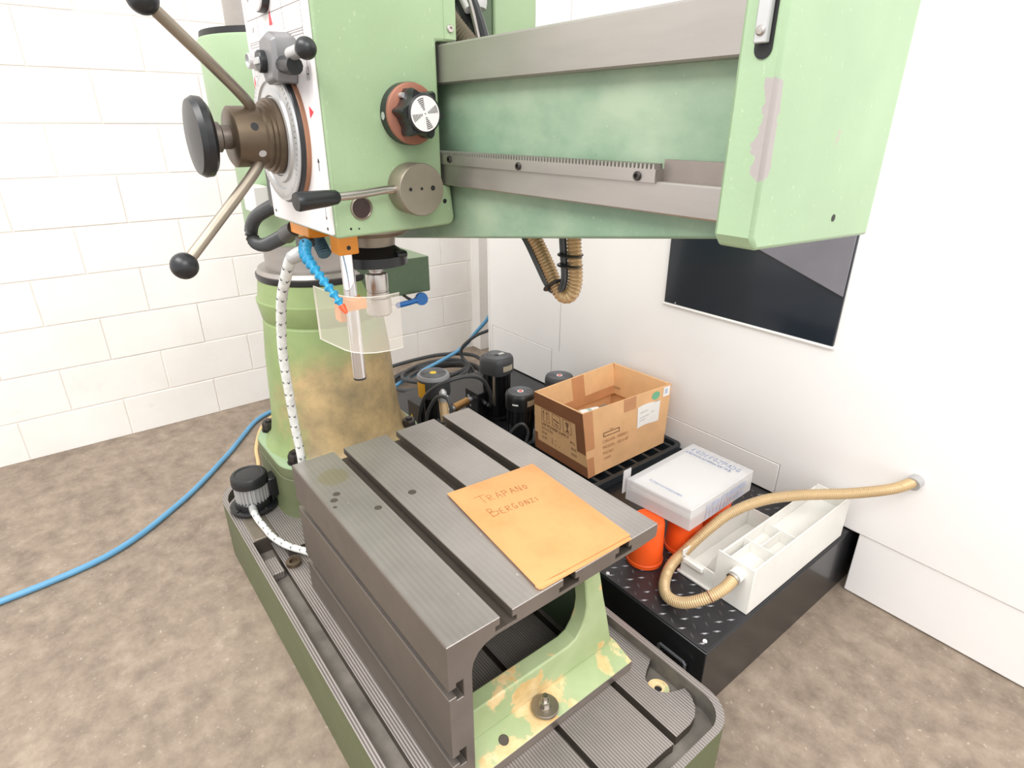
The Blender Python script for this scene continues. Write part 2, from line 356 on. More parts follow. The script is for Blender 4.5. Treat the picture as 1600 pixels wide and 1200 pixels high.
class MB:
    def __init__(s): s.v = []; s.f = []
    def add(s, vs, fs):
        o = len(s.v); s.v += [tuple(v) for v in vs]; s.f += [[i+o for i in f] for f in fs]; return s
    def box(s, a, b):
        (x0, y0, z0), (x1, y1, z1) = a, b
        x0, x1 = min(x0, x1), max(x0, x1); y0, y1 = min(y0, y1), max(y0, y1); z0, z1 = min(z0, z1), max(z0, z1)
        v = [(x0,y0,z0),(x1,y0,z0),(x1,y1,z0),(x0,y1,z0),(x0,y0,z1),(x1,y0,z1),(x1,y1,z1),(x0,y1,z1)]
        return s.add(v, [(0,3,2,1),(4,5,6,7),(0,1,5,4),(1,2,6,5),(2,3,7,6),(3,0,4,7)])
    def hexa(s, bot, top):
        n = len(bot); v = list(bot)+list(top)
        f = [list(range(n))[::-1], list(range(n, 2*n))]
        f += [(i, (i+1) % n, n+(i+1) % n, n+i) for i in range(n)]
        return s.add(v, f)
    def prism(s, poly, axis, a, b):
        """poly of 2-tuples in the plane normal to axis (x:(y,z) y:(x,z) z:(x,y))"""
        def P(p, t):
            return {'x': (t, p[0], p[1]), 'y': (p[0], t, p[1]), 'z': (p[0], p[1], t)}[axis]
        return s.hexa([P(p, a) for p in poly], [P(p, b) for p in poly])
    def lathe(s, c, axis, prof, seg=32, cap=True, a0=0.0, a1=2*PI):
        """prof: (radius, t along axis) pairs; c the point t is measured from"""
        ax = Vector(axis).normalized(); u = ax.orthogonal().normalized()
        if abs(ax.z) > 0.99: u = Vector((1, 0, 0))
        w = ax.cross(u); c = Vector(c); vs = []; full = abs(a1-a0-2*PI) < 1e-6
        ns = seg if full else seg+1
        for r, t in prof:
            for i in range(ns):
                g = a0+(a1-a0)*i/seg
                vs.append(c+ax*t+(u*math.cos(g)+w*math.sin(g))*r)
        fs = []
        for k in range(len(prof)-1):
            for i in range(seg):
                j = (i+1) % ns
                fs.append((k*ns+i, k*ns+j, (k+1)*ns+j, (k+1)*ns+i))
        if cap and full:
            if prof[0][0] > 1e-5: fs.append(tuple(range(ns))[::-1])
            if prof[-1][0] > 1e-5: fs.append(tuple((len(prof)-1)*ns+i for i in range(ns)))
        return s.add(vs, fs)
    def cyl(s, a, b, r, seg=24, r2=None):
        a, b = Vector(a), Vector(b); d = b-a
        return s.lathe(a, d, [(r, 0), (r if r2 is None else r2, d.length)], seg)
    def sphere(s, c, r, seg=20, sq=1.0):
        return s.lathe(c, (0, 0, 1), [(max(1e-6, r*math.sin(PI*i/12)), -r*sq*math.cos(PI*i/12)) for i in range(13)], seg, cap=False)
    def tube(s, pts, r, seg=10, sub=6, corr=0.0, cp=0.008, smooth=True):
        """round tube through pts; corr adds ridges of that height every cp metres"""
        P = [Vector(p) for p in pts]
        if smooth and len(P) > 2:
            Q = []
            for i in range(len(P)-1):
                p0, p1, p2, p3 = P[max(i-1, 0)], P[i], P[i+1], P[min(i+2, len(P)-1)]
                for k in range(sub):
                    t = k/sub
                    Q.append(0.5*((2*p1)+(p2-p0)*t+(2*p0-5*p1+4*p2-p3)*t*t+(3*p1-p0-3*p2+p3)*t**3))
            Q.append(P[-1]); P = Q
        if corr:
            L = [0]
            for i in range(1, len(P)): L.append(L[-1]+(P[i]-P[i-1]).length)
            n = max(4, int(L[-1]/(cp/4))); Q = []; j = 0
            for k in range(n+1):
                d = L[-1]*k/n
                while j < len(L)-2 and L[j+1] < d: j += 1
                t = (d-L[j])/max(1e-9, L[j+1]-L[j]); Q.append(P[j].lerp(P[j+1], min(1, t)))
            P = Q
        up = Vector((0, 0, 1)); d0 = (P[1]-P[0]).normalized()
        if abs(d0.z) > 0.9: up = Vector((1, 0, 0))
        u = d0.cross(up).normalized(); vs = []
        for i, p in enumerate(P):
            d = (P[min(i+1, len(P)-1)]-P[max(i-1, 0)]).normalized()
            u = (u-d*u.dot(d)).normalized(); w = d.cross(u)
            rr = r+(corr*(0, .85, 1, .15)[i % 4] if corr else 0)
            for k in range(seg):
                g = 2*PI*k/seg; vs.append(p+(u*math.cos(g)+w*math.sin(g))*rr)
        fs = [(i*seg+k, i*seg+(k+1) % seg, (i+1)*seg+(k+1) % seg, (i+1)*seg+k) for i in range(len(P)-1) for k in range(seg)]
        fs += [tuple(range(seg))[::-1], tuple((len(P)-1)*seg+k for k in range(seg))]
        return s.add(vs, fs)
    def quad(s, a, b, c, d): return s.add([a, b, c, d], [(0, 1, 2, 3)])
    def disc(s, c, axis, r, seg=24):
        ax = Vector(axis).normalized(); u = ax.orthogonal().normalized(); w = ax.cross(u)
        return s.add([Vector(c)+(u*math.cos(2*PI*i/seg)+w*math.sin(2*PI*i/seg))*r for i in range(seg)], [tuple(range(seg))])
    def mesh(s, name, origin):
        me = bpy.data.meshes.new(name)
        me.from_pydata([tuple(Vector(v)-origin) for v in s.v], [], s.f)
        bm = bmesh.new(); bm.from_mesh(me); bmesh.ops.recalc_face_normals(bm, faces=bm.faces[:]); bm.to_mesh(me); bm.free()
        return me
    def build(s, name, mat, parent=None, bevel=0.0, smooth=True, angle=35, seg=2, origin=None, flatn=False):
        if origin is None:
            xs, ys, zs = zip(*s.v); origin = ((min(xs)+max(xs))/2, (min(ys)+max(ys))/2, min(zs))
        origin = Vector(origin)
        me = s.mesh(name, origin); me.materials.append(mat)
        if smooth:
            me.polygons.foreach_set('use_smooth', [True]*len(me.polygons)); me.set_sharp_from_angle(angle=math.radians(angle))
        o = bpy.data.objects.new(name, me); COL.objects.link(o)
        if bevel:
            b = o.modifiers.new('bevel', 'BEVEL'); b.width = bevel; b.segments = seg; b.limit_method = 'ANGLE'; b.angle_limit = math.radians(40)
            b.harden_normals = False
        ORG[o.name] = origin
        if parent is not None:
            o.parent = parent; o.location = origin-ORG[parent.name]
        else: o.location = origin
        return o

def thing(name, loc, label, cat, group=None):
    o = bpy.data.objects.new(name, None); o.empty_display_size = 0.05; COL.objects.link(o); o.location = loc
    ORG[o.name] = Vector(loc); return tag(o, label, cat, group)
def tag(o, label, cat, group=None):
    o['label'] = label; o['category'] = cat
    if group: o['group'] = group
    return o
def lab(o, label): o['label'] = label; return o
def struct(o): o['kind'] = 'structure'; return o

def rrect(x0, y0, x1, y1, r, n=6, rs=None):
    """rounded rectangle; rs = radii for (x0y0, x1y0, x1y1, x0y1)"""
    rs = rs or (r, r, r, r); out = []
    for (cx, cy, a, rr) in ((x0, y0, PI, rs[0]), (x1, y0, 1.5*PI, rs[1]), (x1, y1, 0, rs[2]), (x0, y1, .5*PI, rs[3])):
        ccx = cx+(rr if cx == x0 else -rr); ccy = cy+(rr if cy == y0 else -rr)
        if rr <= 0: out.append((cx, cy)); continue
        for i in range(n+1):
            g = a+.5*PI*i/n; out.append((ccx+rr*math.cos(g), ccy+rr*math.sin(g)))
    return out

def text(s, size, mat, org, xd, yd, name, parent, squash=1.0, spacing=1.0):
    c = bpy.data.curves.new('txt', 'FONT'); c.body = s; c.size = size; c.space_character = spacing
    c.resolution_u = 2
    o = bpy.data.objects.new('txt', c); COL.objects.link(o)
    dg = bpy.context.evaluated_depsgraph_get()
    me = bpy.data.meshes.new_from_object(o.evaluated_get(dg))
    bpy.data.objects.remove(o)
    xd, yd = Vector(xd).normalized(), Vector(yd).normalized(); g = Vector(org)
    b = MB(); b.add([g+xd*v.co.x*squash+yd*v.co.y for v in me.vertices], [tuple(p.vertices) for p in me.polygons])
    bpy.data.meshes.remove(me)
    return b.build(name, mat, parent, smooth=False)

def strokes(lines, w, nrm, b=None):
    """flat ribbons along poly-lines lying on a surface with normal nrm"""
    b = b or MB(); n = Vector(nrm).normalized()
    for L in lines:
        P = [Vector(p) for p in L]
        for i in range(len(P)-1):
            d = (P[i+1]-P[i])
            if d.length < 1e-7: continue
            t = d.normalized(); q = n.cross(t)*w*0.5; e = t*w*0.3
            b.quad(P[i]-q-e, P[i+1]-q+e, P[i+1]+q+e, P[i]+q-e)
    return b

def loft(rings, b=None, close=True):
    b = b or MB(); n = len(rings[0]); v = [p for r in rings for p in r]
    f = [(k*n+i, k*n+(i+1) % n, (k+1)*n+(i+1) % n, (k+1)*n+i) for k in range(len(rings)-1) for i in range(n)]
    if close: f += [tuple(range(n))[::-1], tuple((len(rings)-1)*n+i for i in range(n))]
    return b.add(v, f)
def ringprism(outer, inner, z0, z1, b=None):
    b = b or MB(); n = len(outer)
    v = [(x, y, z0) for x, y in outer]+[(x, y, z1) for x, y in outer]+[(x, y, z1) for x, y in inner]+[(x, y, z0) for x, y in inner]
    f = []
    for i in range(n):
        j = (i+1) % n
        for k in range(4): f.append((k*n+i, k*n+j, ((k+1) % 4)*n+j, ((k+1) % 4)*n+i))
    return b.add(v, f)
def faces_mat(o, mats, fn):
    """extra material slots; fn(normal, centre in world) -> slot index"""
    for m in mats: o.data.materials.append(m)
    og = ORG[o.name]
    for p in o.data.polygons: p.material_index = fn(p.normal, p.center+og)
def hexnut(b, c, r, h, axis=(0, 0, 1), rot=0.2):
    ax = Vector(axis).normalized(); u = Vector((1, 0, 0)) if abs(ax.z) > .9 else ax.orthogonal().normalized(); w = ax.cross(u); c = Vector(c)
    P = lambda rr, t: [c+ax*t+(u*math.cos(rot+PI*i/3)+w*math.sin(rot+PI*i/3))*rr for i in range(6)]
    return loft([P(r*.96, 0), P(r, h*.08), P(r, h*.86), P(r*.88, h)], b)
def socket_screw(name, c, axis, r, mat, parent):
    ax = Vector(axis).normalized()
    b = MB(); b.lathe(c, axis, [(r, 0), (r, r*.5), (r*.85, r*.7), (r*.5, r*.7), (r*.5, r*.25), (1e-5, r*.25)], 14)
    return b.build(name, mat, parent)

# ------------------------------------------------------------------ the setting
fl = MB().box((-4.2, -2.6, -0.06), (2.6, 4.2, 0)).build('floor', m_floor, smooth=False); struct(fl)
XW = -3.14
wb = MB().box((XW-0.22, -2.6, 0), (XW-0.0045, 4.2, 2.7)).build('wall_back', m_mortar, smooth=False); struct(wb)
proto = {}
def block(y0, y1, z0, z1):
    key = (round(y1-y0, 3), round(z1-z0, 3))
    if key not in proto:
        w, h = key
        b = MB(); r = 0.0025
        A = [(0, 0), (w, 0), (w, h), (0, h)]; B = [(r, r), (w-r, r), (w-r, h-r), (r, h-r)]
        loft([[(-0.0045, p, q) for p, q in A], [(-0.002, p, q) for p, q in A], [(0, p, q) for p, q in B]], b)
        proto[key] = b.mesh('block', Vector((0, 0, 0))); proto[key].materials.append(m_block)
    o = bpy.data.objects.new('concrete_block', proto[key]); COL.objects.link(o); o.parent = wb
    o.location = Vector((XW+random.uniform(-.0012, .0012), y0, z0))-ORG['wall_back']
zc = [0.0, 0.186]+[0.187+0.2*k for k in range(1, 12)]
zc = [0.0]+[0.187+0.2*k for k in range(0, 12)]
for r in range(12):
    z0, z1 = zc[r]+(.0025 if r else 0), zc[r+1]-.0025
    off = 0.12 if r % 2 == 0 else -0.08
    k = 0; y = -0.8+off
    while y < 2.6:
        block(y+.0022, min(y+.3978, 3.0), z0, z1); y += 0.4
pil = MB().box((XW-.01, 2.14, 0), (XW+.09, 2.285, 2.7)).build('trim_1', m_block, bevel=.004); struct(pil)
pil2 = MB().box((XW-.01, 2.286, 0), (XW+.06, 2.40, 2.7)).build('trim_2', m_gap, bevel=.003); struct(pil2)

# ------------------------------------------------------------------ radial drilling machine
dr = thing('radial_drill', (-1.2, .6, 0), 'green radial drilling machine with round column, horizontal arm and grooved base', 'machine')
# base plate: tray with a raised grooved rim, channel and four ribbed lands
xo0, xo1, yo0, yo1 = -2.03, -.388, .262, .936
outer = rrect(xo0, yo0, xo1, yo1, .1, 8, (.13, .035, .075, .06))
inner = rrect(xo0+.02, yo0+.017, xo1-.016, yo1-.018, .1, 8, (.115, .02, .06, .045))
bp = MB(); bp.prism(outer, 'z', 0, .164)
base = bp.build('base_plate', m_green_base, dr, bevel=.003)
faces_mat(base, [m_trough], lambda n, c: 1 if n.z > .5 and c.z > .15 else 0)
rim = ringprism(outer, inner, .164, .215).build('base_rim', m_green_base, base)
faces_mat(rim, [m_rib, m_trough], lambda n, c: 1 if n.z > .5 else (2 if (c.x > xo0+.04 and c.x < xo1-.003 and ((c.y > .6 and n.y < -.3) or (c.y < .6 and n.y > .3) or n.x < -.3)) else 0))
def land(poly, name='ribbed_land'):
    o = MB().prism(poly, 'z', .163, .19).build(name, m_rib, base)
    faces_mat(o, [m_slot], lambda n, c: 0 if n.z > .5 else 1)
    return o
land([(-1.64, .329), (-.452, .329), (-.452, .431), (-1.64, .431)])
land([(-1.64, .447), (-.446, .447), (-.446, .608), (-1.64, .608)])
land([(-1.64, .624), (-.445, .624), (-.443, .76), (-.441, .785), (-1.64, .785)])
cr = [(-.447, .802), (-.447, .85), (-.452, .873), (-.466, .894), (-.487, .909), (-.51, .916)]
land([(-1.64, .802)]+cr+[(-.516, .898), (-.526, .876), (-.542, .860), (-.565, .855), (-.585, .864), (-.597, .884), (-.606, .905), (-.612, .917), (-1.64, .917)])
pb = MB(); pb.prism([(-2.0, .38), (-1.89, .278), (-1.63, .278), (-1.63, .352), (-1.53, .352), (-1.53, .918), (-2.0, .918)], 'z', .163, .2149)
pad = pb.build('column_pad', m_rib, base); faces_mat(pad, [m_slot], lambda n, c: 0 if n.z > .5 else 1)
nb = MB(); nb.lathe((-.556, .879, .1645), (0, 0, 1), [(.026, 0), (.026, .008), (.009, .008), (.009, .002)], 24)
nb.build('drain_boss', m_flange, base)
MB().disc((-.556, .879, .1685), (0, 0, 1), .0088).build('drain_hole', m_grille, base)
MB().box((-1.76, .286, .2149), (-1.632, .350, .2185)).build('cover_plate', m_dullsteel, base, bevel=.002)
MB().box((-1.56, .284, .165), (-1.48, .322, .19)).build('strainer_block', m_rib, base, bevel=.003)
MB().lathe((-1.49, .352, .19), (0, 0, 1), [(.022, 0), (.022, .012), (.012, .012), (.012, .002)], 20).build('drain_collar', m_bronze, base)

# pedestal under the column
def ped(z, d): return [(x, y, z) for x, y in rrect(-2.03-d, .415-d, -1.635+d, .915+d, .105+d, 8)]
pd = loft([ped(.19, .035), ped(.20, .018), ped(.225, .006), ped(.26, 0), ped(.350, 0), ped(.354, -.004), ped(.358, 0), ped(.392, 0), ped(.399, -.004), ped(.402, -.012)])
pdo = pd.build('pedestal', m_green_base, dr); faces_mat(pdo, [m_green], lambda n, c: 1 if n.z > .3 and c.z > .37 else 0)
for x, y in ((-1.968, .468), (-1.697, .464), (-1.682, .864), (-1.968, .864)):
    b = MB(); b.lathe((x, y, .401), (0, 0, 1), [(.027, 0), (.027, .004)], 20); hexnut(b, (x, y, .405), .024, .03, rot=.5); b.cyl((x, y, .43), (x, y, .442), .011, 14)
    b.build('hex_nut', m_nut, pdo)
AX = (-1.83, .665, 0)
co = MB().lathe(AX, (0, 0, 1), [(.245, .40), (.23, .412), (.220, .435), (.213, .48), (.206, .57), (.199, .70), (.187, .822), (.1835, .826), (.1835, .830), (.187, .834), (.196, .888), (.1965, .893), (.191, .897), (.182, .955), (.178, .957)], 64)
col = co.build('column', m_col, dr)
MB().lathe(AX, (0, 0, 1), [(.196, .42), (.222, .43), (.212, .66), (.206, .70), (.19, .712)], 24, a0=math.radians(186), a1=math.radians(232)).build('column_rib', m_col, col)
MB().lathe(AX, (0, 0, 1), [(.184, .956), (.186, .962), (.186, .972), (.16, .974)], 56).build('seal_ring', m_black, col)
MB().lathe(AX, (0, 0, 1), [(.181, .972), (.182, .976), (.176, .988), (.153, .99), (.153, 2.5)], 56).build('inner_column', m_rail, col)
sl = MB().lathe(AX, (0, 0, 1), [(.156, 1.072), (.186, 1.072), (.19, 1.078), (.19, 1.36), (.205, 1.372), (.226, 1.378), (.228, 1.384), (.228, 1.582), (.224, 1.588), (.156, 1.588)], 56)
slv = sl.build('arm_sleeve', m_green, dr)
MB().lathe(AX, (0, 0, 1), [(.154, 1.588), (.222, 1.588), (.22, 1.603), (.154, 1.605)], 48).build('wiper_ring', m_grille, slv)
ub = MB().box((-1.768, .462, 1.170), (-1.672, .502, 1.238))
ub.build('terminal_box', m_panel, slv, bevel=.004)
# clamp housing behind the column
cb = MB(); cb.hexa([(-2.0, .72, .885), (-1.66, .72, .885), (-1.66, .968, .885), (-2.0, .968, .885)], [(-2.0, .72, 1.0), (-1.66, .72, 1.0), (-1.66, .968, 1.0), (-2.0, .968, 1.0)])
ch = cb.build('clamp_housing', m_green_dark, dr, bevel=.004); faces_mat(ch, [m_green], lambda n, c: 1 if n.z > .5 else 0)  # light green top over dark sides: fall of light painted by face direction
b = MB(); b.tube([(-1.68, .87, .888), (-1.66, .885, .872), (-1.65, .91, .858)], .005, 8); b.cyl((-1.665, .915, .862), (-1.635, .91, .866), .010, 12)
b.build('clamp_spindle', m_nut, ch)
b = MB(); b.lathe((-1.63, .915, .873), (.9, -.3, .1), [(.0, -.012), (.019, -.012), (.021, 0), (.019, .012), (0, .012)], 20); b.tube([(-1.63, .908, .872), (-1.63, .87, .868), (-1.63, .832, .866)], .0085, 10); b.sphere((-1.63, .832, .866), .0095, 12)
lab(b.build('clamp_lever', m_bluedark, ch), 'blue clamping lever')

# arm with guideways
ab = MB()
def armsec(x, zb): return [(x, .600, zb), (x, .78, zb), (x, .78, 1.50), (x, .600, 1.50)]
loft([armsec(-1.74, 1.085), armsec(-.96, 1.190), armsec(-.345, 1.273)], ab)
arm = ab.build('arm', m_green_arm, dr, bevel=.004)
ur = MB().prism([(.58, 1.449), (.582, 1.447), (.60, 1.447), (.78, 1.447), (.78, 1.504), (.583, 1.504), (.58, 1.501)], 'x', -1.72, -.364)
lab(ur.build('upper_guideway', m_rail, arm, smooth=False), 'wide ground steel upper guideway')
lr = MB().prism([(.58, 1.291), (.582, 1.289), (.64, 1.289), (.64, 1.325), (.582, 1.325), (.58, 1.323)], 'x', -1.72, -.364)
lab(lr.build('lower_guideway', m_rail, arm, smooth=False), 'narrow ground steel lower guideway')
MB().box((-.464, .592, 1.325), (-.362, .61, 1.349)).build('rack_seat', m_iron_front, arm)
# rack: body with a tooth row along its top front edge
rb = MB(); rb.box((-1.72, .577, 1.3235), (-.464, .602, 1.3385))
nt = 150; p = .00625; x = -.466
while x > -1.40:
    rb.hexa([(x-p*.62, .577, 1.3385), (x, .577, 1.3385), (x, .592, 1.3385), (x-p*.62, .592, 1.3385)], [(x-p*.45, .577, 1.3445), (x-p*.17, .577, 1.3445), (x-p*.17, .592, 1.3445), (x-p*.45, .592, 1.3445)]); x -= p
rack = rb.build('toothed_rack', m_rail, arm, smooth=False)
for x, z in ((-.902, 1.332), (-.716, 1.330), (-.49, 1.330)): socket_screw('cap_screw', (x, .5775, z), (0, -1, 0), .0055, m_nut, rack)
# end plate
eb = MB()
ep = [(.538, 1.285), (.548, 1.272), (.80, 1.262), (.80, 1.85), (.538, 1.85)]
eb.prism(ep, 'x', -.352, -.309); end = eb.build('arm_end_plate', m_green_chip, dr, bevel=.004)
so = [(-.3345+.0085*math.cos(PI+PI*i/10), 1.447+.0085*math.sin(PI+PI*i/10)) for i in range(11)]
sb = MB().prism([(x+.0075, z) for x, z in so]+[(-.3185, 1.75), (-.3355, 1.75)], 'y', .5368, .5385); sb.build('slot_recess', m_grille, end, smooth=False)
sb = MB().box((-.3335, .530, 1.4505), (-.3215, .5368, 1.74)); bar = sb.build('slot_bar', m_alu, end, bevel=.001)
MB().lathe((-.3275, .530, 1.460), (0, -1, 0), [(.0042, 0), (.0042, .001), (.003, .0022), (1e-5, .0026)], 18).build('rivet', m_steel, bar)
MB().box((-.366, .575, 1.447), (-.3525, .62, 1.51)).build('end_gap_strip', m_whiteline, end)  # white strip added as a bright line in the gap at the guideway end
MB().disc((-.3085, .70, 1.291), (1, 0, 0), .004).build('screw_hole', m_grille, end)

# things on top of the arm, seen through the gap beside the head
gb = MB().box((-1.45, .896, 1.36), (-1.20, 1.017, 2.1)); gh = gb.build('elevating_housing', m_green, dr, bevel=.005)
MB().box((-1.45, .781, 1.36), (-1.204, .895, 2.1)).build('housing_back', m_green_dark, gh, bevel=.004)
b = MB().lathe((-1.10, .74, 1.588), (0, 0, 1), [(.05, 0), (.052, .01), (.052, .35)], 28); b.build('arm_motor', m_alu, dr)
b = MB().tube([(-1.055, .665, 1.60), (-1.04, .665, 1.575), (-1.00, .66, 1.545), (-.955, .66, 1.512), (-.93, .66, 1.49)], .0125, 12, corr=.004, cp=.008); b.build('corrugated_hose', m_duct, dr)
for k, (dx, r) in enumerate(((0, .016), (.028, .011))):
    MB().tube([(-1.09+dx, .72, 1.62), (-1.06+dx, .72, 1.59), (-1.02+dx, .71, 1.545), (-.985+dx, .70, 1.50)], r, 10).build('black_hose', m_black, dr)
b = MB().tube([(-1.03, .70, 1.62), (-1.005, .70, 1.575), (-.965, .69, 1.512)], .004, 8); b.build('steel_pipe', m_rail, dr)
MB().cyl((-1.012, .70, 1.573), (-1.035, .70, 1.60), .0085, 12).build('pipe_fitting', m_panel, dr)
b = MB(); b.box((-1.02, .625, 1.506), (-.99, .66, 1.545)); b.lathe((-.985, .64, 1.522), (1, -.3, 0), [(.012, 0), (.012, .006), (.006, .006), (.005, .012), (1e-5, .013)], 16); b.build('oil_nipple', m_alu, dr, bevel=.002)

# ------------------------------------------------------------------ drill head
HX = -.925
hp = [(.374, 1.217), (.586, 1.2205), (.595, 1.224), (.598, 1.234), (.592, 1.288), (.5745, 1.289), (.5745, 1.508), (.612, 1.510), (.612, 2.0), (.374, 2.0)]
head = MB().prism(hp, 'x', -1.215, HX).build('drill_head', m_green, dr, bevel=.004)
hb = MB().box((HX, .59, 1.512), (HX+.0012, .612, 1.95)); hb.build('gib_strip', m_green, head)
lab(socket_screw('cap_screw', (HX, .601, 1.527), (1, 0, 0), .006, m_steel, head), 'socket screw')
for (y, z, r) in ((.578, 1.262, .004), (.398, 1.231, .002), (.412, 1.230, .0015)): MB().disc((HX+.0005, y, z), (1, 0, 0), r, 14).build('screw_hole', m_grille, head)
# sight glass
b = MB().lathe((HX, .419, 1.262), (1, 0, 0), [(.0185, 0), (.0185, .003), (.0165, .004), (.0155, .002)], 28); sg = b.build('sight_glass', m_dullsteel, head)
MB().disc((HX+.002, .419, 1.262), (1, 0, 0), .0155, 28).build('sight_lens', plain('oil_lens', (74, 52, 46), 0.12), sg)
# selector knob
kc = (HX, .512, 1.401)
b = MB().lathe(kc, (1, 0, 0), [(.046, 0), (.046, .018), (.0445, .0195)], 44); kb = b.build('knob_flange', m_black, head)
b = MB().lathe(kc, (1, 0, 0), [(.0455, .0185), (.045, .0225), (.043, .0235), (1e-5, .0235)], 44); kd = b.build('knob_disc', m_copper, head); lab(kd, 'reddish brown disc behind the selector knob')
b = MB().disc((HX+.0005+.009, .512-.0462, 1.398), (0, -1, 0), .006, 16); b.build('set_screw', m_alu, kb)
pts = []
for i in range(96):
    g = 2*PI*i/96; k = (math.cos(6*g+.6)+1)/2
    pts.append((g, .0305+.0085*k**3))
def kr(x, s): return [(x, kc[1]+r*s*math.cos(g), kc[2]+r*s*math.sin(g)) for g, r in pts]
kn = loft([kr(HX+.0235, .95), kr(HX+.026, 1), kr(HX+.050, 1), kr(HX+.056, .93)]).build('star_knob', m_black, head)
b = MB().lathe(kc, (1, 0, 0), [(.0285, .054), (.0285, .0585), (.0255, .0605), (.025, .0595)], 36); b.build('knob_bezel', m_black, head)
MB().disc((HX+.0602, kc[1], kc[2]), (1, 0, 0), .0252, 36).build('knob_label', m_panel, head)
b = MB()
for q in range(4):
    g0 = math.radians((20, 112, 200, 291)[q])
    for k in range(7):
        r = .006+k*.0026
        for j in range(1 if k < 2 else 2 if k < 4 else 3):
            w = .24*r; n = (1 if k < 2 else 2 if k < 4 else 3)
            t0 = -.26+.52*j/n; t1 = t0+.52/n*.78
            strokes([[(HX+.0606, kc[1]+r*math.cos(g0+t), kc[2]+r*math.sin(g0+t)) for t in (t0, (t0+t1)/2, t1)]], .0012, (1, 0, 0), b)
b.disc((HX+.0606, kc[1], kc[2]), (1, 0, 0), .001, 10)
b.build('knob_scale', m_printdark, head, smooth=False)
b = MB().cyl((HX+.0235, kc[1]-.021, kc[2]+.026), (HX+.034, kc[1]-.021, kc[2]+.026), .004, 14); b.build('index_pin', m_alu, head)
# clamp drum and its lever
dc = (HX, .509, 1.288)
b = MB().lathe(dc, (1, 0, 0), [(.0405, 0), (.0405, .003), (.0412, .0035), (.0412, .042), (.0402, .0435), (1e-5, .0435)], 48); dm = b.build('clamp_drum', m_dullsteel, head)
for dy, r in ((-.0215, .003), (-.001, .0025), (.020, .0042)):
    MB().disc((HX+.0438, dc[1]+dy, dc[2]+.002), (1, 0, 0), r, 14).build('drum_hole', m_grille, dm)
b = MB().tube([(HX+.026, .475, 1.290), (HX+.026, .45, 1.290), (HX+.030, .42, 1.288), (HX+.037, .385, 1.2865), (HX+.042, .355, 1.286)], .0065, 14); lv = b.build('lever_rod', m_steel, head)
ax = Vector((.007, -.071, -.0025)); st = Vector((HX+.041, .366, 1.2862))
b = MB().lathe(st, ax, [(.0078, 0), (.0105, .004), (.0122, .022), (.0134, .056), (.0138, .064), (.0125, .0675), (1e-5, .068)], 28); b.build('lever_grip', m_black, head)

# control panel on the operator's side
PY = .3665
pn = MB().box((-1.208, PY, 1.222), (-.930, .3745, 1.98)).build('control_panel', m_panel, head, bevel=.003)
for x, z in ((-1.19, 1.236), (-.942, 1.232)): MB().lathe((x, PY, z), (0, -1, 0), [(.003, 0), (.002, .0012), (1e-5, .0012)], 10).build('panel_screw', m_nut, head)
b = MB(); yy = PY-.0004; N = (0, -1, 0)
def L(x0, z0, x1, z1): return [(x0, yy, z0), (x1, yy, z1)]
ls = [L(-1.19, 1.600, -.945, 1.600), L(-1.19, 1.577, -1.12, 1.577), L(-1.19, 1.545, -.945, 1.545), L(-1.19, 1.512, -.945, 1.512), L(-1.19, 1.509, -.945, 1.509), L(-1.19, 1.505, -.945, 1.505),
      L(-1.14, 1.545, -1.14, 1.515), L(-1.02, 1.600, -1.02, 1.515), L(-1.19, 1.60, -1.19, 1.545), L(-1.19, 1.512, -1.19, 1.462), L(-.945, 1.60, -.945, 1.46), L(-1.19, 1.462, -1.10, 1.462)]
strokes(ls, .0012, N, b)
for r in range(2):
    for i in range(13):
        x = -1.18+.0178*i; z = 1.495-.014*r
        strokes([L(x, z, x+.005, z+.006), L(x+.001, z+.006, x+.006, z)], .0013, N, b)
for r in range(2):
    for i in range(4):
        x = -1.175+.014*i; z = 1.585-.012*r if r else 1.588
        strokes([L(x, z, x+.007, z)], .003, N, b)
for x, z in ((-1.0, 1.578), (-.972, 1.578), (-1.0, 1.56), (-.972, 1.565), (-1.165, 1.53)):
    strokes([L(x-.005, z-.004, x+.005, z+.004), L(x-.004, z+.004, x+.004, z-.003)], .0014, N, b)
b.build('panel_legend', m_print, head, smooth=False)
for nm_, ls_, w_ in (('panel_mark', [L(-.950, 1.445, -.950, 1.462), L(-.943, 1.445, -.943, 1.462), L(-.950, 1.453, -.943, 1.453)], .0012), ('panel_mark', [L(-.960, 1.478, -.960, 1.496)], .0012),
                    ('panel_arrow', [L(-.947, 1.320, -.947, 1.336), L(-.950, 1.332, -.947, 1.337), L(-.944, 1.332, -.947, 1.337)], .0018), ('panel_arrow', [L(-.942, 1.247, -.942, 1.265), L(-.945, 1.251, -.942, 1.246), L(-.939, 1.251, -.942, 1.246)], .001)):
    strokes(ls_, w_, N).build(nm_, m_printdark, head, smooth=False)
for tri in (((-1.083, 1.528), (-1.067, 1.528), (-1.075, 1.551)), ((-.958, 1.394), (-.958, 1.411), (-.942, 1.4025)), ((-1.206, 1.44), (-1.19, 1.44), (-1.198, 1.465))):
    MB().add([(x, yy, z) for x, z in tri], [(0, 1, 2)]).build('red_pointer', m_red, head, smooth=False)
b = MB().lathe((-1.092, PY, 1.578), N, [(.032, 0), (.032, .010), (.029, .012)], 40); b.build('dial_body', m_black, head)
MB().lathe((-1.092, PY, 1.578), N, [(.0305, .011), (.030, .0135), (1e-5, .0135)], 40).build('dial_face', m_panel, head)
b = MB().lathe((-1.168, PY, 1.484), N, [(.0145, 0), (.0145, .006), (.012, .008), (.012, .016), (.0105, .017), (.0095, .013), (1e-5, .013)], 28); b.build('push_button', m_alu, head)
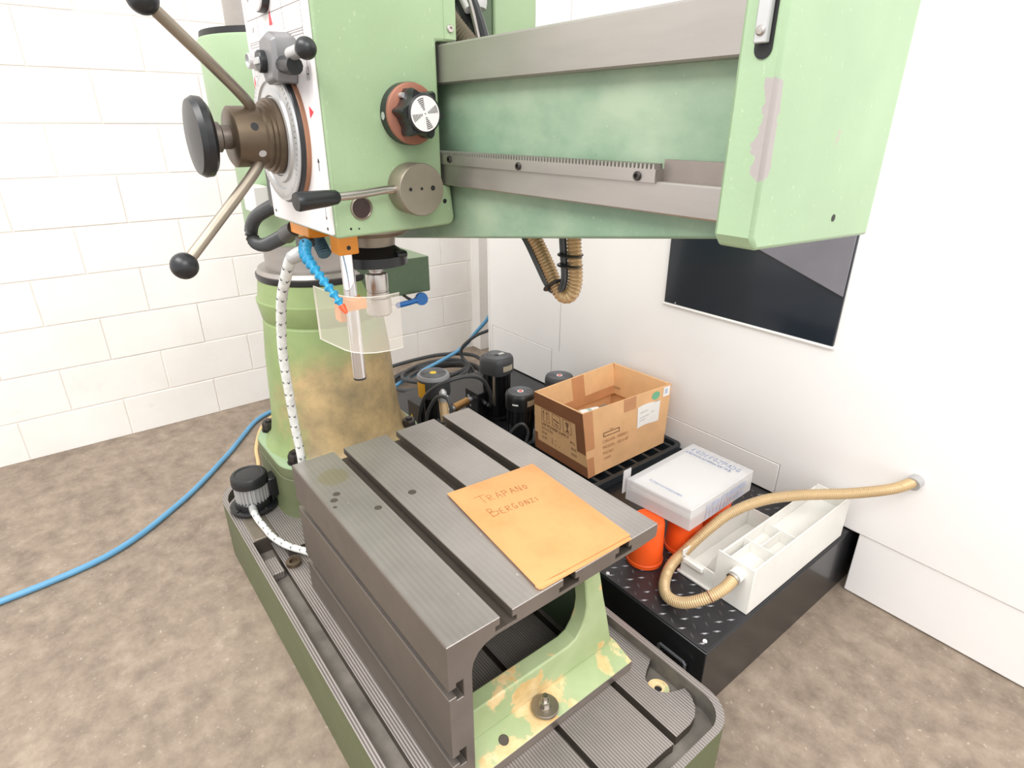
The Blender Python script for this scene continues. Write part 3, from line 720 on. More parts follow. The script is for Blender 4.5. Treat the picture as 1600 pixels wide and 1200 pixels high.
# lever switch block
def sw(y, s): return [(-1.012+dx*s, y, 1.476+dz*s) for dx, dz in ((-.042, -.006), (-.022, -.036), (.022, -.034), (.036, -.004), (.034, .026), (.006, .036), (-.026, .030))]
b = loft([sw(PY, 1.0), sw(PY-.030, .96), sw(PY-.036, .82)]); b.build('switch_block', m_castgrey, head, bevel=.002)
b = MB().lathe((-1.022, PY-.034, 1.472), N, [(.0155, 0), (.0155, .010), (.0135, .012)], 26); b.build('switch_boss', m_black, head)
MB().box((-1.0335, PY-.049, 1.468), (-1.0105, PY-.044, 1.477)).build('switch_grip', m_alu, head, bevel=.001)
b = MB().tube([(-1.00, PY-.02, 1.470), (-.965, PY-.022, 1.464), (-.935, PY-.022, 1.462)], .012, 12); b.build('switch_arm', m_black, head)
b = MB().cyl((-.945, PY-.022, 1.477), (-.905, PY-.022, 1.479), .009, 16); b.build('ball_neck', m_alu, head)
MB().sphere((-.889, PY-.021, 1.480), .0145, 24).build('ball_grip', m_black, head)

# feed hub: graduated disc, hub, spokes and hand knob
hc = (-1.075, PY, 1.367)
b = MB().lathe(hc, N, [(.106, 0), (.106, .006), (.104, .008)], 64); lab(b.build('hub_rim', plain('rust_rim', (152, 108, 82), .45, .2, var=.2), head), 'rusty brown rim of the feed dial')
b = MB().lathe(hc, N, [(.1045, .007), (.1045, .0135), (.103, .015)], 64); b.build('hub_ring', m_black, head)
b = MB().lathe(hc, N, [(.1015, .014), (.1015, .0185), (.099, .0195), (.083, .0195), (.081, .0165), (.073, .0165), (.071, .0205), (.062, .0205), (.06, .018), (1e-5, .018)], 64); fd = b.build('feed_dial', m_alu, head)
b = MB()
for i in range(72):
    g = 2*PI*i/72; r0, r1 = (.093 if i % 6 else .089), .0985
    strokes([[(hc[0]+r*math.cos(g), PY-.0198, hc[2]+r*math.sin(g)) for r in (r0, r1)]], .0007, N, b)
b.build('dial_scale', m_printdark, head, smooth=False)
b = MB().lathe(hc, N, [(.058, .0195), (.058, .030), (.054, .031), (.054, .036), (.0495, .037), (.0495, .043), (.0455, .046), (.0455, .088), (.041, .091), (1e-5, .091)], 48); hub = b.build('feed_hub', m_bronze, head)
for g, yy2 in ((-.55, .055), (.35, .062)):
    c = Vector((hc[0]+.0456*math.cos(g), PY-yy2, hc[2]+.0456*math.sin(g))); n = Vector((math.cos(g), 0, math.sin(g)))
    MB().disc(c+n*.0004, n, .006, 16).build('hub_hole', m_grille if g > 0 else m_alu, head)
b = MB().lathe(hc, N, [(.018, .09), (.018, .103), (.0225, .106), (.0225, .114), (.016, .118)], 32); b.build('hub_spindle', m_iron, head)
b = MB().lathe(hc, N, [(.02, .116), (.05, .120), (.058, .126), (.059, .136), (.054, .144), (.03, .148), (1e-5, .149)], 44); b.build('hand_knob', m_black, head)
for k, (d0, P) in enumerate((((.4, .9), [(-1.062, .312, 1.410), (-1.052, .300, 1.425), (-1.03, .252, 1.470), (-1.0, .18, 1.535)]), ((.2, -.9), [(-1.062, .312, 1.334), (-1.05, .302, 1.320), (-1.035, .262, 1.282), (-1.0, .16, 1.19)]))):
    b = MB().tube(P, .0085, 14); b.build('feed_lever', m_dullsteel, head)
    b = MB().sphere(P[-1], .02, 20); b.build('lever_ball', m_black, head)

# spindle, dish guard and drill guard under the head
sx, sy = -1.10, .517
b = MB().lathe((sx, sy, 0), (0, 0, -1), [(.074, -1.218), (.074, -1.198), (.066, -1.190), (.044, -1.188), (.042, -1.168), (.036, -1.166)], 40); b.build('spindle_collar', m_dullsteel, head)
b = MB().lathe((sx, sy, 0), (0, 0, -1), [(.036, -1.170), (.040, -1.166), (.060, -1.150), (.0645, -1.150), (.0645, -1.131), (.061, -1.130), (.055, -1.140), (.02, -1.142)], 44); dish = b.build('spindle_dish', m_black, head)
MB().box((sx+.04, sy+.02, 1.148), (sx+.062, sy+.042, 1.158)).build('dish_tab', m_black, head, bevel=.003)
b = MB().lathe((sx, sy, 0), (0, 0, -1), [(.017, -1.142), (.017, -1.118), (.013, -1.116), (.013, -1.112), (.0215, -1.110), (.0225, -1.106), (.0225, -1.078), (.021, -1.077), (.021, -1.074), (.0225, -1.073), (.0225, -1.062), (.026, -1.060), (.026, -1.028), (.022, -1.024), (.01, -1.024)], 36); b.build('drill_chuck', m_steel, head)
b = MB().cyl((-1.037, .432, 1.20), (-1.037, .432, .925), .0122, 28); rod = b.build('guard_rod', m_chrome, head)
MB().cyl((-1.037, .432, .925), (-1.037, .432, .9215), .0125, 28).build('rod_cap', m_black, head)
b = MB().box((-1.19, .388, 1.193), (-1.095, .430, 1.2165)); b.build('orange_bracket', m_orange, head, bevel=.002)
b = MB().box((-1.056, .411, 1.170), (-1.018, .450, 1.2165)); ob = b.build('rod_clamp', m_orange, head, bevel=.003)
MB().disc((-1.0175, .43, 1.183), (1, 0, 0), .004, 12).build('clamp_screw', m_grille, head)
b = MB().box((-1.058, .412, 1.068), (-1.012, .452, 1.088)); b.box((-1.085, .415, 1.035), (-1.058, .428, 1.085)); b.build('guard_clamp', m_orange, head, bevel=.002)
gp = [(-1.118, .393), (-1.09, .396), (-1.055, .401), (-1.025, .405), (-1.005, .412), (-.988, .426), (-.977, .445), (-.972, .47), (-.974, .50)]
def gext(d): 
    out = []
    for i, (x, y) in enumerate(gp):
        x0, y0 = gp[max(i-1, 0)]; x1, y1 = gp[min(i+1, len(gp)-1)]; n = Vector((y1-y0, -(x1-x0))).normalized(); out.append((x+n.x*d, y+n.y*d))
    return out
poly = gext(.0012)+gext(-.0012)[::-1]
lab(MB().prism(poly, 'z', .992, 1.098).build('drill_guard', m_guard, head), 'clear plastic chip guard')
b = MB(); b.prism(poly, 'z', 1.098, 1.0995); b.prism(poly, 'z', .9905, .992); b.box((-1.1195, .3915, .9905), (-1.118, .3945, 1.0995)); b.build('guard_edge', m_guardedge, head)
# black bracket, spring stop, blue segmented coolant hose
b = MB(); b.box((-1.125, .372, 1.180), (-1.085, .395, 1.194)); b.box((-1.125, .372, 1.150), (-1.105, .392, 1.182)); b.build('hose_bracket', m_black, head, bevel=.002)
b = MB().tube([(-1.17, .43, 1.185), (-1.155, .43, 1.168), (-1.135, .43, 1.152)], .011, 12, corr=.003, cp=.006); b.build('stop_spring', plain('blue_grey_spring', (70, 110, 130), .35), head)
P = [Vector(p) for p in [(-1.092, .380, 1.186), (-1.078, .372, 1.180), (-1.05, .362, 1.172), (-1.018, .362, 1.156), (-.99, .368, 1.135), (-.968, .375, 1.115), (-.955, .380, 1.098)]]
Q = []
for i in range(len(P)-1):
    p0, p1, p2, p3 = P[max(i-1, 0)], P[i], P[i+1], P[min(i+2, len(P)-1)]
    for k in range(8):
        t = k/8; Q.append(0.5*((2*p1)+(p2-p0)*t+(2*p0-5*p1+4*p2-p3)*t*t+(3*p1-p0-3*p2+p3)*t**3))
Q.append(P[-1]); D = [0]
for i in range(1, len(Q)): D.append(D[-1]+(Q[i]-Q[i-1]).length)
def along(d):
    d = max(0, min(D[-1]-1e-6, d)); j = max(i for i in range(len(D)) if D[i] <= d); j = min(j, len(Q)-2)
    return Q[j].lerp(Q[j+1], (d-D[j])/max(1e-9, D[j+1]-D[j]))
nseg = 12; sl_ = D[-1]/nseg
for k in range(nseg):
    a, c = along(k*sl_), along((k+1)*sl_); s = 1.16-.36*k/nseg
    b = MB().lathe(a, c-a, [(.0050*s, 0), (.0094*s, .0008), (.0102*s, .0036), (.0070*s, .0066), (.0050*s, .0095), (.0050*s, sl_)], 16)
    b.build('hose_segment', m_blue, head)
a, c = along(D[-1]), along(D[-1]-.01); MB().lathe(a, a-c, [(.0062, -.002), (.0055, .004), (.003, .014), (.0022, .014)], 14).build('hose_nozzle', plain('red_nozzle', (250, 90, 50), .35), head)
# black corrugated cable from the panel down to the bracket
b = MB().tube([(-1.262, .428, 1.255), (-1.302, .412, 1.236), (-1.372, .402, 1.216), (-1.452, .398, 1.190), (-1.506, .398, 1.156), (-1.492, .398, 1.130), (-1.42, .398, 1.133), (-1.33, .398, 1.156), (-1.24, .398, 1.182)], .0115, 14, sub=8, corr=.004, cp=.0095)
b.build('panel_conduit', m_rubber, head)
b = MB().cyl((-1.25, .398, 1.179), (-1.195, .398, 1.199), .018, 18, .0145); b.build('conduit_gland', m_rubber, head)
b = MB().box((-1.285, .384, 1.232), (-1.2165, .43, 1.305)); b.build('conduit_socket', m_black, head, bevel=.003)
# flexible conduit loop below the arm, with cables strapped to it
P = [(-.872, .72, 1.215), (-.838, .72, 1.185), (-.806, .72, 1.148), (-.782, .72, 1.116), (-.762, .72, 1.102), (-.744, .722, 1.108), (-.737, .724, 1.135), (-.741, .724, 1.172), (-.746, .722, 1.225)]
b = MB().tube(P, .0112, 16, sub=8, corr=.0025, cp=.0062); fc = b.build('flexible_conduit', m_conduit, dr)
for dx, r in ((-.016, .0042), (-.024, .0035)):
    MB().tube([(x+dx, y-.008, z+(.004 if 2 < i < 6 else 0)) for i, (x, y, z) in enumerate(P)], r, 8, sub=6).build('strapped_cable', m_rubber, fc)
for z in (1.178, 1.160):
    MB().lathe((-.748, .720, z), (0, 0, 1), [(.022, -.0016), (.0232, 0), (.022, .0016)], 24).build('cable_tie', m_black, fc)
b = MB().lathe((-.782, .714, 1.118), (.6, 0, -.7), [(.020, -.0016), (.021, 0), (.020, .0016)], 20); b.build('cable_tie', m_black, fc)

# ------------------------------------------------------------------ slotted box table
tb = thing('box_table', (-1.0, .6, .19), 'grey iron box table with T-slots and a green flaking foot', 'table')
def tslot(a, b, z): return [(b, z), (b, z-.018), (b+.010, z-.018), (b+.010, z-.030), (a-.010, z-.030), (a-.010, z-.018), (a, z-.018), (a, z)]
def sslot(z0, z1, y): return [(y, z1), (y+.017, z1), (y+.017, z1+.010), (y+.031, z1+.010), (y+.031, z0-.010), (y+.017, z0-.010), (y+.017, z0), (y, z0)]
sec = [(.361, .1905), (.412, .1905), (.412, .495), (.416, .515), (.427, .532), (.444, .543), (.465, .547), (.86, .546), (.905, .549), (.911, .556), (.911, .583), (.909, .585)]
sec += tslot(.787, .816, .585)+tslot(.629, .660, .585)+tslot(.475, .502, .585)+[(.363, .585), (.361, .583)]
sec += sslot(.459, .481, .361)+sslot(.281, .304, .361)
tp = MB().prism(sec, 'x', -1.371, -.634).build('table_casting', m_iron, tb, bevel=.0012, seg=1, smooth=False)
def tmat(n, c):
    if n.z > .9 and c.z > .58: return 1
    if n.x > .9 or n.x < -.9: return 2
    if n.y < -.9 and c.y < .365: return 0
    if .545 < c.z < .5849 and .47 < c.y < .83: return 3
    if .361 < c.y < .40 and n.z > .9: return 2  # upward slot ledges get the lighter iron as a painted highlight
    if .364 < c.y < .40: return 3
    return 0
faces_mat(tp, [m_top, m_iron_front, m_slot], tmat)
for x, y, r in ((-1.176, .400, .0075), (-1.155, .385, .0075), (-1.066, .453, .0075), (-1.073, .545, .0085), (-1.128, .376, .004)):
    b = MB().lathe((x, y, .5851), (0, 0, 1), [(r*1.18, 0), (r*1.1, .0004), (r, .0003), (r, .0001), (1e-5, .0001)], 20); h = b.build('drilled_hole', m_slot, tp)
# green foot and open frame
yk = MB(); yk.prism([(-.622, .1905), (-.622, .216), (-.680, .236), (-.72, .236), (-.72, .1905)], 'y', .4125, .858)
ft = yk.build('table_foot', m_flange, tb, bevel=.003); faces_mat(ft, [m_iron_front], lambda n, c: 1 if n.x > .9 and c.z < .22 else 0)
lo = [(.779, .548), (.786, .485), (.804, .405), (.820, .345), (.846, .236)]; li = [(.728, .548), (.744, .46), (.751, .405), (.748, .375), (.738, .349), (.722, .327), (.70, .3195), (.70, .236)]
leg = MB().prism(lo+[(.4125, .236), (.4125, .3195)]+li[::-1][1:], 'x', -.72, -.680); leg.build('front_frame', m_flange, tb, bevel=.004)
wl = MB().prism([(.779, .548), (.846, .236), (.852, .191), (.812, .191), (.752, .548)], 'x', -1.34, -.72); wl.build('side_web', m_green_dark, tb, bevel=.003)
b = MB(); b.box((-.74, .737, .515), (-.725, .752, .53)); b.cyl((-.70, .70, .5455), (-.70, .70, .53), .014, 14); b.build('casting_boss', m_green, tb)
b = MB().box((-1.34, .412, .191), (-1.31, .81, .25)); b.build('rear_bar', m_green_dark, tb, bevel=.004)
fm = MB().box((-.78, .4125, .1905), (-.72, .81, .215)); fm.build('foot_web', m_flange, tb, bevel=.004)
bm_ = MB().cyl((-.6485, .604, .20), (-.6485, .604, .2335), .022, 32); bm_.build('bolt_seat', m_flange, tb)
b = MB().lathe((-.6485, .604, .2335), (0, 0, 1), [(.0295, 0), (.030, .001), (.030, .007), (.029, .008), (.012, .008)], 40); ws = b.build('clamp_washer', m_dullsteel, tb)
b = MB(); b.lathe((-.6485, .604, .2415), (0, 0, 1), [(.0135, 0), (.0135, .0025)], 24); hexnut(b, (-.6485, .604, .2440), .0115, .013); b.cyl((-.6485, .604, .254), (-.6485, .604, .272), .0062, 16); b.build('clamp_nut', m_steel, ws)
b = MB().lathe((-.6495, .493, .2264), (.33, 0, 1), [(.011, .0), (.010, .0008), (.0095, 0.0002), (1e-5, .0002)], 20); b.build('foot_hole', m_slot, tb)

# ------------------------------------------------------------------ envelope on the table
ev = thing('manila_envelope', (-.82, .71, .5855), 'orange manila envelope with pencil handwriting lying on the grey slotted table', 'envelope')
def sheet(c, z0, th, name, amp, n=14, m=16):
    """slightly wavy sheet of paper between four corners"""
    c = [Vector(p) for p in c]; b = MB(); top = []
    for i in range(n+1):
        for j in range(m+1):
            u, v = i/n, j/m
            p = (c[0]*(1-u)+c[1]*u)*(1-v)+(c[3]*(1-u)+c[2]*u)*v
            e = min(u, 1-u, v, 1-v)
            z = z0+th*(.55+.45*min(1, e*9))+amp*(math.sin(5*u+2.3*v)+math.sin(7*v-3*u+1))*min(1, e*6)
            top.append((p.x, p.y, z))
    k = m+1; f = [(i*k+j, i*k+j+1, (i+1)*k+j+1, (i+1)*k+j) for i in range(n) for j in range(m)]
    rim = [i*k for i in range(n+1)]+[n*k+j for j in range(1, m+1)]+[i*k+m for i in range(n-1, -1, -1)]+[j for j in range(m-1, 0, -1)]
    bot = [(top[i][0], top[i][1], z0) for i in rim]; o = len(top)
    f += [(rim[i], rim[(i+1) % len(rim)], o+(i+1) % len(rim), o+i) for i in range(len(rim))]+[tuple(o+i for i in range(len(rim)))]
    return b.add(top+bot, f).build(name, m_env, ev)
sheet([(-1.004, .608, 0), (-.989, .842, 0), (-.632, .822, 0), (-.638, .576, 0)], .5856, .0035, 'envelope_back', .0002)
sheet([(-1.010, .603, 0), (-.988, .848, 0), (-.640, .826, 0), (-.649, .571, 0)], .5890, .0030, 'envelope_front', .0004)
b = MB(); b.hexa([(-.650, .570, .5866), (-.643, .640, .5866), (-.636, .640, .5866), (-.640, .572, .5866)], [(-.650, .570, .5905), (-.643, .640, .5905), (-.637, .640, .5895), (-.641, .572, .5895)]); b.build('envelope_flap', m_env, ev)
GL = {'T': [[(-.15, 1), (1.05, 1.05)], [(.5, 1), (.5, 0)]], 'R': [[(0, 0), (0, 1), (.55, .95), (.6, .65), (.05, .5), (.7, .02)]], 'A': [[(0, 0), (.4, 1), (.75, 0)], [(.15, .4), (.65, .42)]],
      'P': [[(0, 0), (0, 1), (.6, .9), (.6, .55), (0, .45)]], 'N': [[(0, 0), (.1, 1), (.6, 0), (.7, 1)]], 'O': [[(.3, 0), (0, .4), (.2, .95), (.55, .9), (.7, .45), (.3, 0)]],
      'B': [[(.1, 0), (0, 1.1), (.45, 1.05), (.45, .7), (.1, .6), (.95, .5), (.85, .1), (.1, 0)]], 'E': [[(.6, 1), (.1, .9), (.05, .5), (.5, .5)], [(.05, .5), (.05, .08), (.65, 0)]],
      'G': [[(.6, .9), (.2, 1), (0, .5), (.2, .05), (.6, .1), (.6, .45), (.35, .45)]], 'Z': [[(0, 1), (.6, .95), (.05, .05), (.65, 0)]], 'I': [[(.2, .95), (.25, 0)]],
      'K': [[(0, 0), (0, 1)], [(.6, 1), (.05, .5), (.65, 0)]], 'M': [[(0, 0), (.05, 1), (.4, .4), (.75, 1), (.8, 0)]], 'D': [[(0, 0), (0, 1), (.5, .9), (.65, .5), (.5, .1), (0, 0)]]}
def hand(word, org, xd, yd, h, adv, w, b, nrm, sizes=None):
    xd, yd, p = Vector(xd).normalized(), Vector(yd).normalized(), Vector(org)
    for i, chh in enumerate(word):
        s = h*(sizes[i] if sizes else 1)
        strokes([[p+xd*u*s*.75+yd*v*s for u, v in L_] for L_ in GL[chh]], w, nrm, b); p = p+xd*adv*s
    return b
zt = .5930
b = MB()
hand('TRAPANO', (-.922, .640, zt), (.12, 1, 0), (-1, .10, 0), .024, .82, .0011, b, (0, 0, 1), (1.25, 1, 1, .95, .9, .9, .75))
hand('BERGONZI', (-.868, .632, zt), (.12, 1, 0), (-1, .12, 0), .021, .86, .0011, b, (0, 0, 1), (1.35, .95, .9, .95, .85, .8, .75, .75))
for v in range(1): pass
b.build('handwriting', m_pencil, ev, smooth=False)

# ------------------------------------------------------------------ coolant pump and braided hose on the base
cp = thing('coolant_pump', (-1.818, .345, .2185), 'small coolant pump with black cap and silver finned body on base corner', 'pump')
c0 = (-1.822, .342, .219)
b = MB().lathe(c0, (0, 0, 1), [(.073, 0), (.075, .002), (.075, .010), (.072, .012), (.058, .012), (.055, .03), (.05, .034)], 44); fg = b.build('pump_flange', m_blackmetal, cp)
for g in (.3, 1.9, 3.5, 5.1): MB().lathe((c0[0]+.066*math.cos(g), c0[1]+.066*math.sin(g), c0[2]+.012), (0, 0, 1), [(.006, 0), (.005, .004), (1e-5, .004)], 10).build('flange_screw', m_nut, fg)
nf = 26
def fin(z, s=1): return [(c0[0]+math.cos(2*PI*i/(nf*4))*r*s, c0[1]+math.sin(2*PI*i/(nf*4))*r*s, z) for i, r in enumerate([.046, .046, .053, .053]*nf)]
loft([fin(.250, .9), fin(.252), fin(.312), fin(.316, .9)]).build('finned_body', m_alu, cp, smooth=False)
b = MB().lathe(c0, (0, 0, 1), [(.052, .089), (.0565, .090), (.0575, .094), (.0565, .118), (.052, .1245), (.044, .126), (.040, .1235), (.036, .1245), (1e-5, .1245)], 44); b.build('pump_cap', m_black, cp)
MB().box((c0[0]-.012, c0[1]+.046, .252), (c0[0]+.042, c0[1]+.078, .322)).build('terminal_box', m_blackmetal, cp, bevel=.005)
b = MB().cyl((-1.775, .325, .243), (-1.748, .322, .240), .0125, 16); b.build('hose_fitting', m_alu, cp)

hp_ = [(-1.085, .374, 1.176), (-1.112, .358, 1.160), (-1.15, .356, 1.125), (-1.225, .358, 1.045), (-1.30, .366, .915), (-1.345, .378, .785), (-1.378, .388, .68), (-1.396, .396, .59), (-1.412, .40, .46), (-1.418, .40, .33), (-1.436, .395, .25), (-1.485, .382, .2285), (-1.54, .352, .2275), (-1.605, .333, .2275), (-1.67, .327, .229), (-1.715, .322, .235), (-1.75, .322, .240)]
bh = thing('braided_hose', (-1.3, .366, .9), 'white braided hose with black tracer ticks running from drill head to the pump', 'hose')
MB().tube(hp_, .0105, 14, sub=8).build('hose_sleeve', m_braid, bh)
P = [Vector(p) for p in hp_]; Q = []
for i in range(len(P)-1):
    p0, p1, p2, p3 = P[max(i-1, 0)], P[i], P[i+1], P[min(i+2, len(P)-1)]
    for k in range(24):
        t = k/24; Q.append(0.5*((2*p1)+(p2-p0)*t+(2*p0-5*p1+4*p2-p3)*t*t+(3*p1-p0-3*p2+p3)*t**3))
b = MB(); acc = 0; last = 0
for i in range(1, len(Q)-1):
    acc += (Q[i]-Q[i-1]).length
    if acc-last > .034:
        last = acc; d = (Q[i+1]-Q[i-1]).normalized(); u = d.cross(Vector((.3, .2, 1))).normalized(); w = d.cross(u)
        for k in range(5):
            g = 2*PI*k/5; e = lambda gg, s: Q[i]+(u*math.cos(gg)+w*math.sin(gg))*.0111+d*s
            strokes([[e(g-.25, -.003), e(g, .002), e(g+.25, -.003)]], .0018, u*math.cos(g)+w*math.sin(g), b)
b.build('tracer_thread', m_printdark, bh, smooth=False)['kind'] = 'stuff'
MB().cyl((-1.085, .374, 1.172), (-1.115, .357, 1.158), .0125, 16).build('hose_ferrule', m_alu, bh)

# hoses on the floor
t = MB().tube([(-2.52, 1.95, .64), (-2.478, 1.815, .46), (-2.60, 1.79, .315), (-2.70, 1.745, .195), (-2.76, 1.53, .10), (-2.76, 1.42, .075), (-2.69, 1.285, .075), (-2.70, 1.19, .04), (-2.84, 1.02, .012), (-2.95, .82, .012), (-2.95, .73, .012), (-2.885, .625, .012), (-2.73, .505, .012), (-2.60, .405, .012), (-2.35, .18, .012), (-2.15, -.1, .012), (-2.1, -.5, .012)], .0105, 12, sub=8)
tag(t.build('air_hose', m_bluehose), 'light blue air hose looping over the floor behind the column', 'hose')
t = MB().tube([(-2.90, .84, .010), (-2.905, .77, .010), (-2.89, .71, .010), (-2.795, .625, .010), (-2.605, .545, .010), (-2.44, .505, .010), (-2.25, .43, .010), (-2.08, .37, .010)], .0085, 12, sub=8)
tag(t.build('cream_hose', m_yellowhose), 'thin cream hose on the floor beside the drill base', 'hose')
# heavy cable coil
pts = []
for k in range(5*20+1):
    g = 2*PI*k/20; lp = k/20
    r = .30-.032*lp; pts.append((-2.66+.02*math.sin(3*lp)+r*.82*math.cos(g+.4), 1.54+.03*math.sin(lp*2)+r*1.05*math.sin(g+.4), .016+.030*min(lp, 3)+.018*math.sin(g*.9+lp)+.012))
t = MB().tube(pts, .0115, 10, sub=3); tag(t.build('cable_coil', m_rubber), 'coil of heavy grey cable lying on the floor behind the pumps', 'cable')
t = MB().tube([(-2.47, 1.90, .38), (-2.515, 1.815, .345), (-2.59, 1.78, .30), (-2.65, 1.735, .23), (-2.655, 1.73, .17), (-2.60, 1.745, .13), (-2.52, 1.725, .11), (-2.45, 1.66, .14)], .009, 10, sub=8)
tag(t.build('power_cable', m_rubber), 'grey cable coming from behind the white machine onto the coil', 'cable')
t = MB().tube([(-2.98, 1.20, .06), (-2.95, 1.36, .085), (-2.90, 1.52, .115), (-2.80, 1.68, .15), (-2.64, 1.80, .165), (-2.50, 1.82, .12)], .0105, 10, sub=8)
tag(t.build('rubber_cable', m_rubber), 'thick black cable arching along the block wall behind the coil', 'cable')

# ------------------------------------------------------------------ white machine enclosure
EY = 1.77
en = thing('machine_enclosure', (-.5, 2.2, .22), 'tall white sheet metal enclosure of a machine with a dark window', 'machine')
MB().box((-2.43, EY, .223), (1.6, 3.3, 2.75)).build('enclosure_body', m_white, en, bevel=.004)
MB().box((-.50, EY+.004, .004), (1.6, 3.3, .223)).build('enclosure_plinth', m_white, en, bevel=.003)
MB().box((-2.444, EY-.004, .223), (-2.425, EY+.03, 2.75)).build('corner_post', m_whiteline, en, bevel=.003)
def sheetpanel(x0, x1, z0, z1, name):
    MB().box((x0-.004, EY-.0008, z0), (x1+.004, EY+.002, z1+.004)).build('panel_gap', m_gap, en, smooth=False)
    return MB().box((x0, EY-.0025, z0), (x1, EY+.002, z1)).build(name, m_white, en, bevel=.0015)
sheetpanel(-2.405, -1.94, .225, .412, 'access_panel')
sheetpanel(-1.62, -.783, .225, .336, 'skirt_panel')
MB().box((-1.888, EY-.0006, .42), (-1.885, EY+.002, 2.75)).build('sheet_joint', m_gap, en, smooth=False)
MB().box((-1.319, EY-.010, .786), (-.70, EY+.002, 1.50)).build('window_pane', m_window, en, bevel=.003)
MB().box((-1.323, EY-.012, .778), (-.696, EY, .786)).build('window_edge', m_whiteline, en, bevel=.002)
MB().cyl((-1.268, EY-.0105, .793), (-1.268, EY-.012, .793), .003, 10).build('window_screw', m_alu, en)
b = MB().prism([(-1.06, 1.058), (-.702, .938), (-.702, 1.49), (-1.06, 1.49)], 'y', EY-.018, EY-.010); b.build('window_screen', m_greyframe, en, bevel=.002)

# ------------------------------------------------------------------ coolant tank with tread plate
tk = thing('coolant_tank', (-1.2, 1.4, 0), 'low black steel tank with a tread plate top and bent wire handle', 'tank')
MB().box((-2.33, 1.013, 0), (-.524, 2.1, .216)).build('tank_body', m_tank, tk, bevel=.003)
MB().box((-2.30, 1.02, .216), (-.99, 1.768, .2205)).build('smooth_lid', m_tank, tk, bevel=.001)
tr = MB().box((-.986, 1.016, .216), (-.527, 1.768, .2205)).build('tread_plate', m_tread, tk, bevel=.001)
b = MB(); n = 0
for i in range(16):
    for j in range(25):
        x = -.975+.0305*i+(.01525 if j % 2 else 0); y = 1.03+.0305*j
        if x > -.54 or y > 1.76: continue
        g = math.radians(51.7+(90 if (i+j) % 2 else 0))+.05
        d = Vector((math.cos(g), math.sin(g), 0)); q = Vector((-d.y, d.x, 0)); c = Vector((x, y, .2205))
        a, w = .0125, .0028
        b.add([c-d*a, c+q*w-d*a*.2, c+q*w+d*a*.2, c+d*a, c-q*w+d*a*.2, c-q*w-d*a*.2, c-d*a*.5+Vector((0, 0, .0022)), c+d*a*.5+Vector((0, 0, .0022))],
              [(0, 6, 1), (1, 6, 7, 2), (2, 7, 3), (3, 7, 4), (4, 7, 6, 5), (5, 6, 0)]); n += 1
tl = b.build('tread_lozenges', m_lozenge, tr, smooth=False); tl['kind'] = 'stuff'
for x, y in ((-.548, 1.04), (-.862, 1.028)): MB().lathe((x, y, .2205), (0, 0, 1), [(.006, 0), (.005, .003), (1e-5, .0035)], 14).build('lid_screw', m_panel, tk)
b = MB().tube([(-.648, 1.013, .118), (-.648, 1.0, .118), (-.648, .998, .155), (-.644, .997, .160), (-.572, .997, .160), (-.567, .998, .155), (-.567, 1.0, .112), (-.567, 1.013, .112)], .0045, 10, smooth=False)
b.build('wire_handle', m_wire, tk)

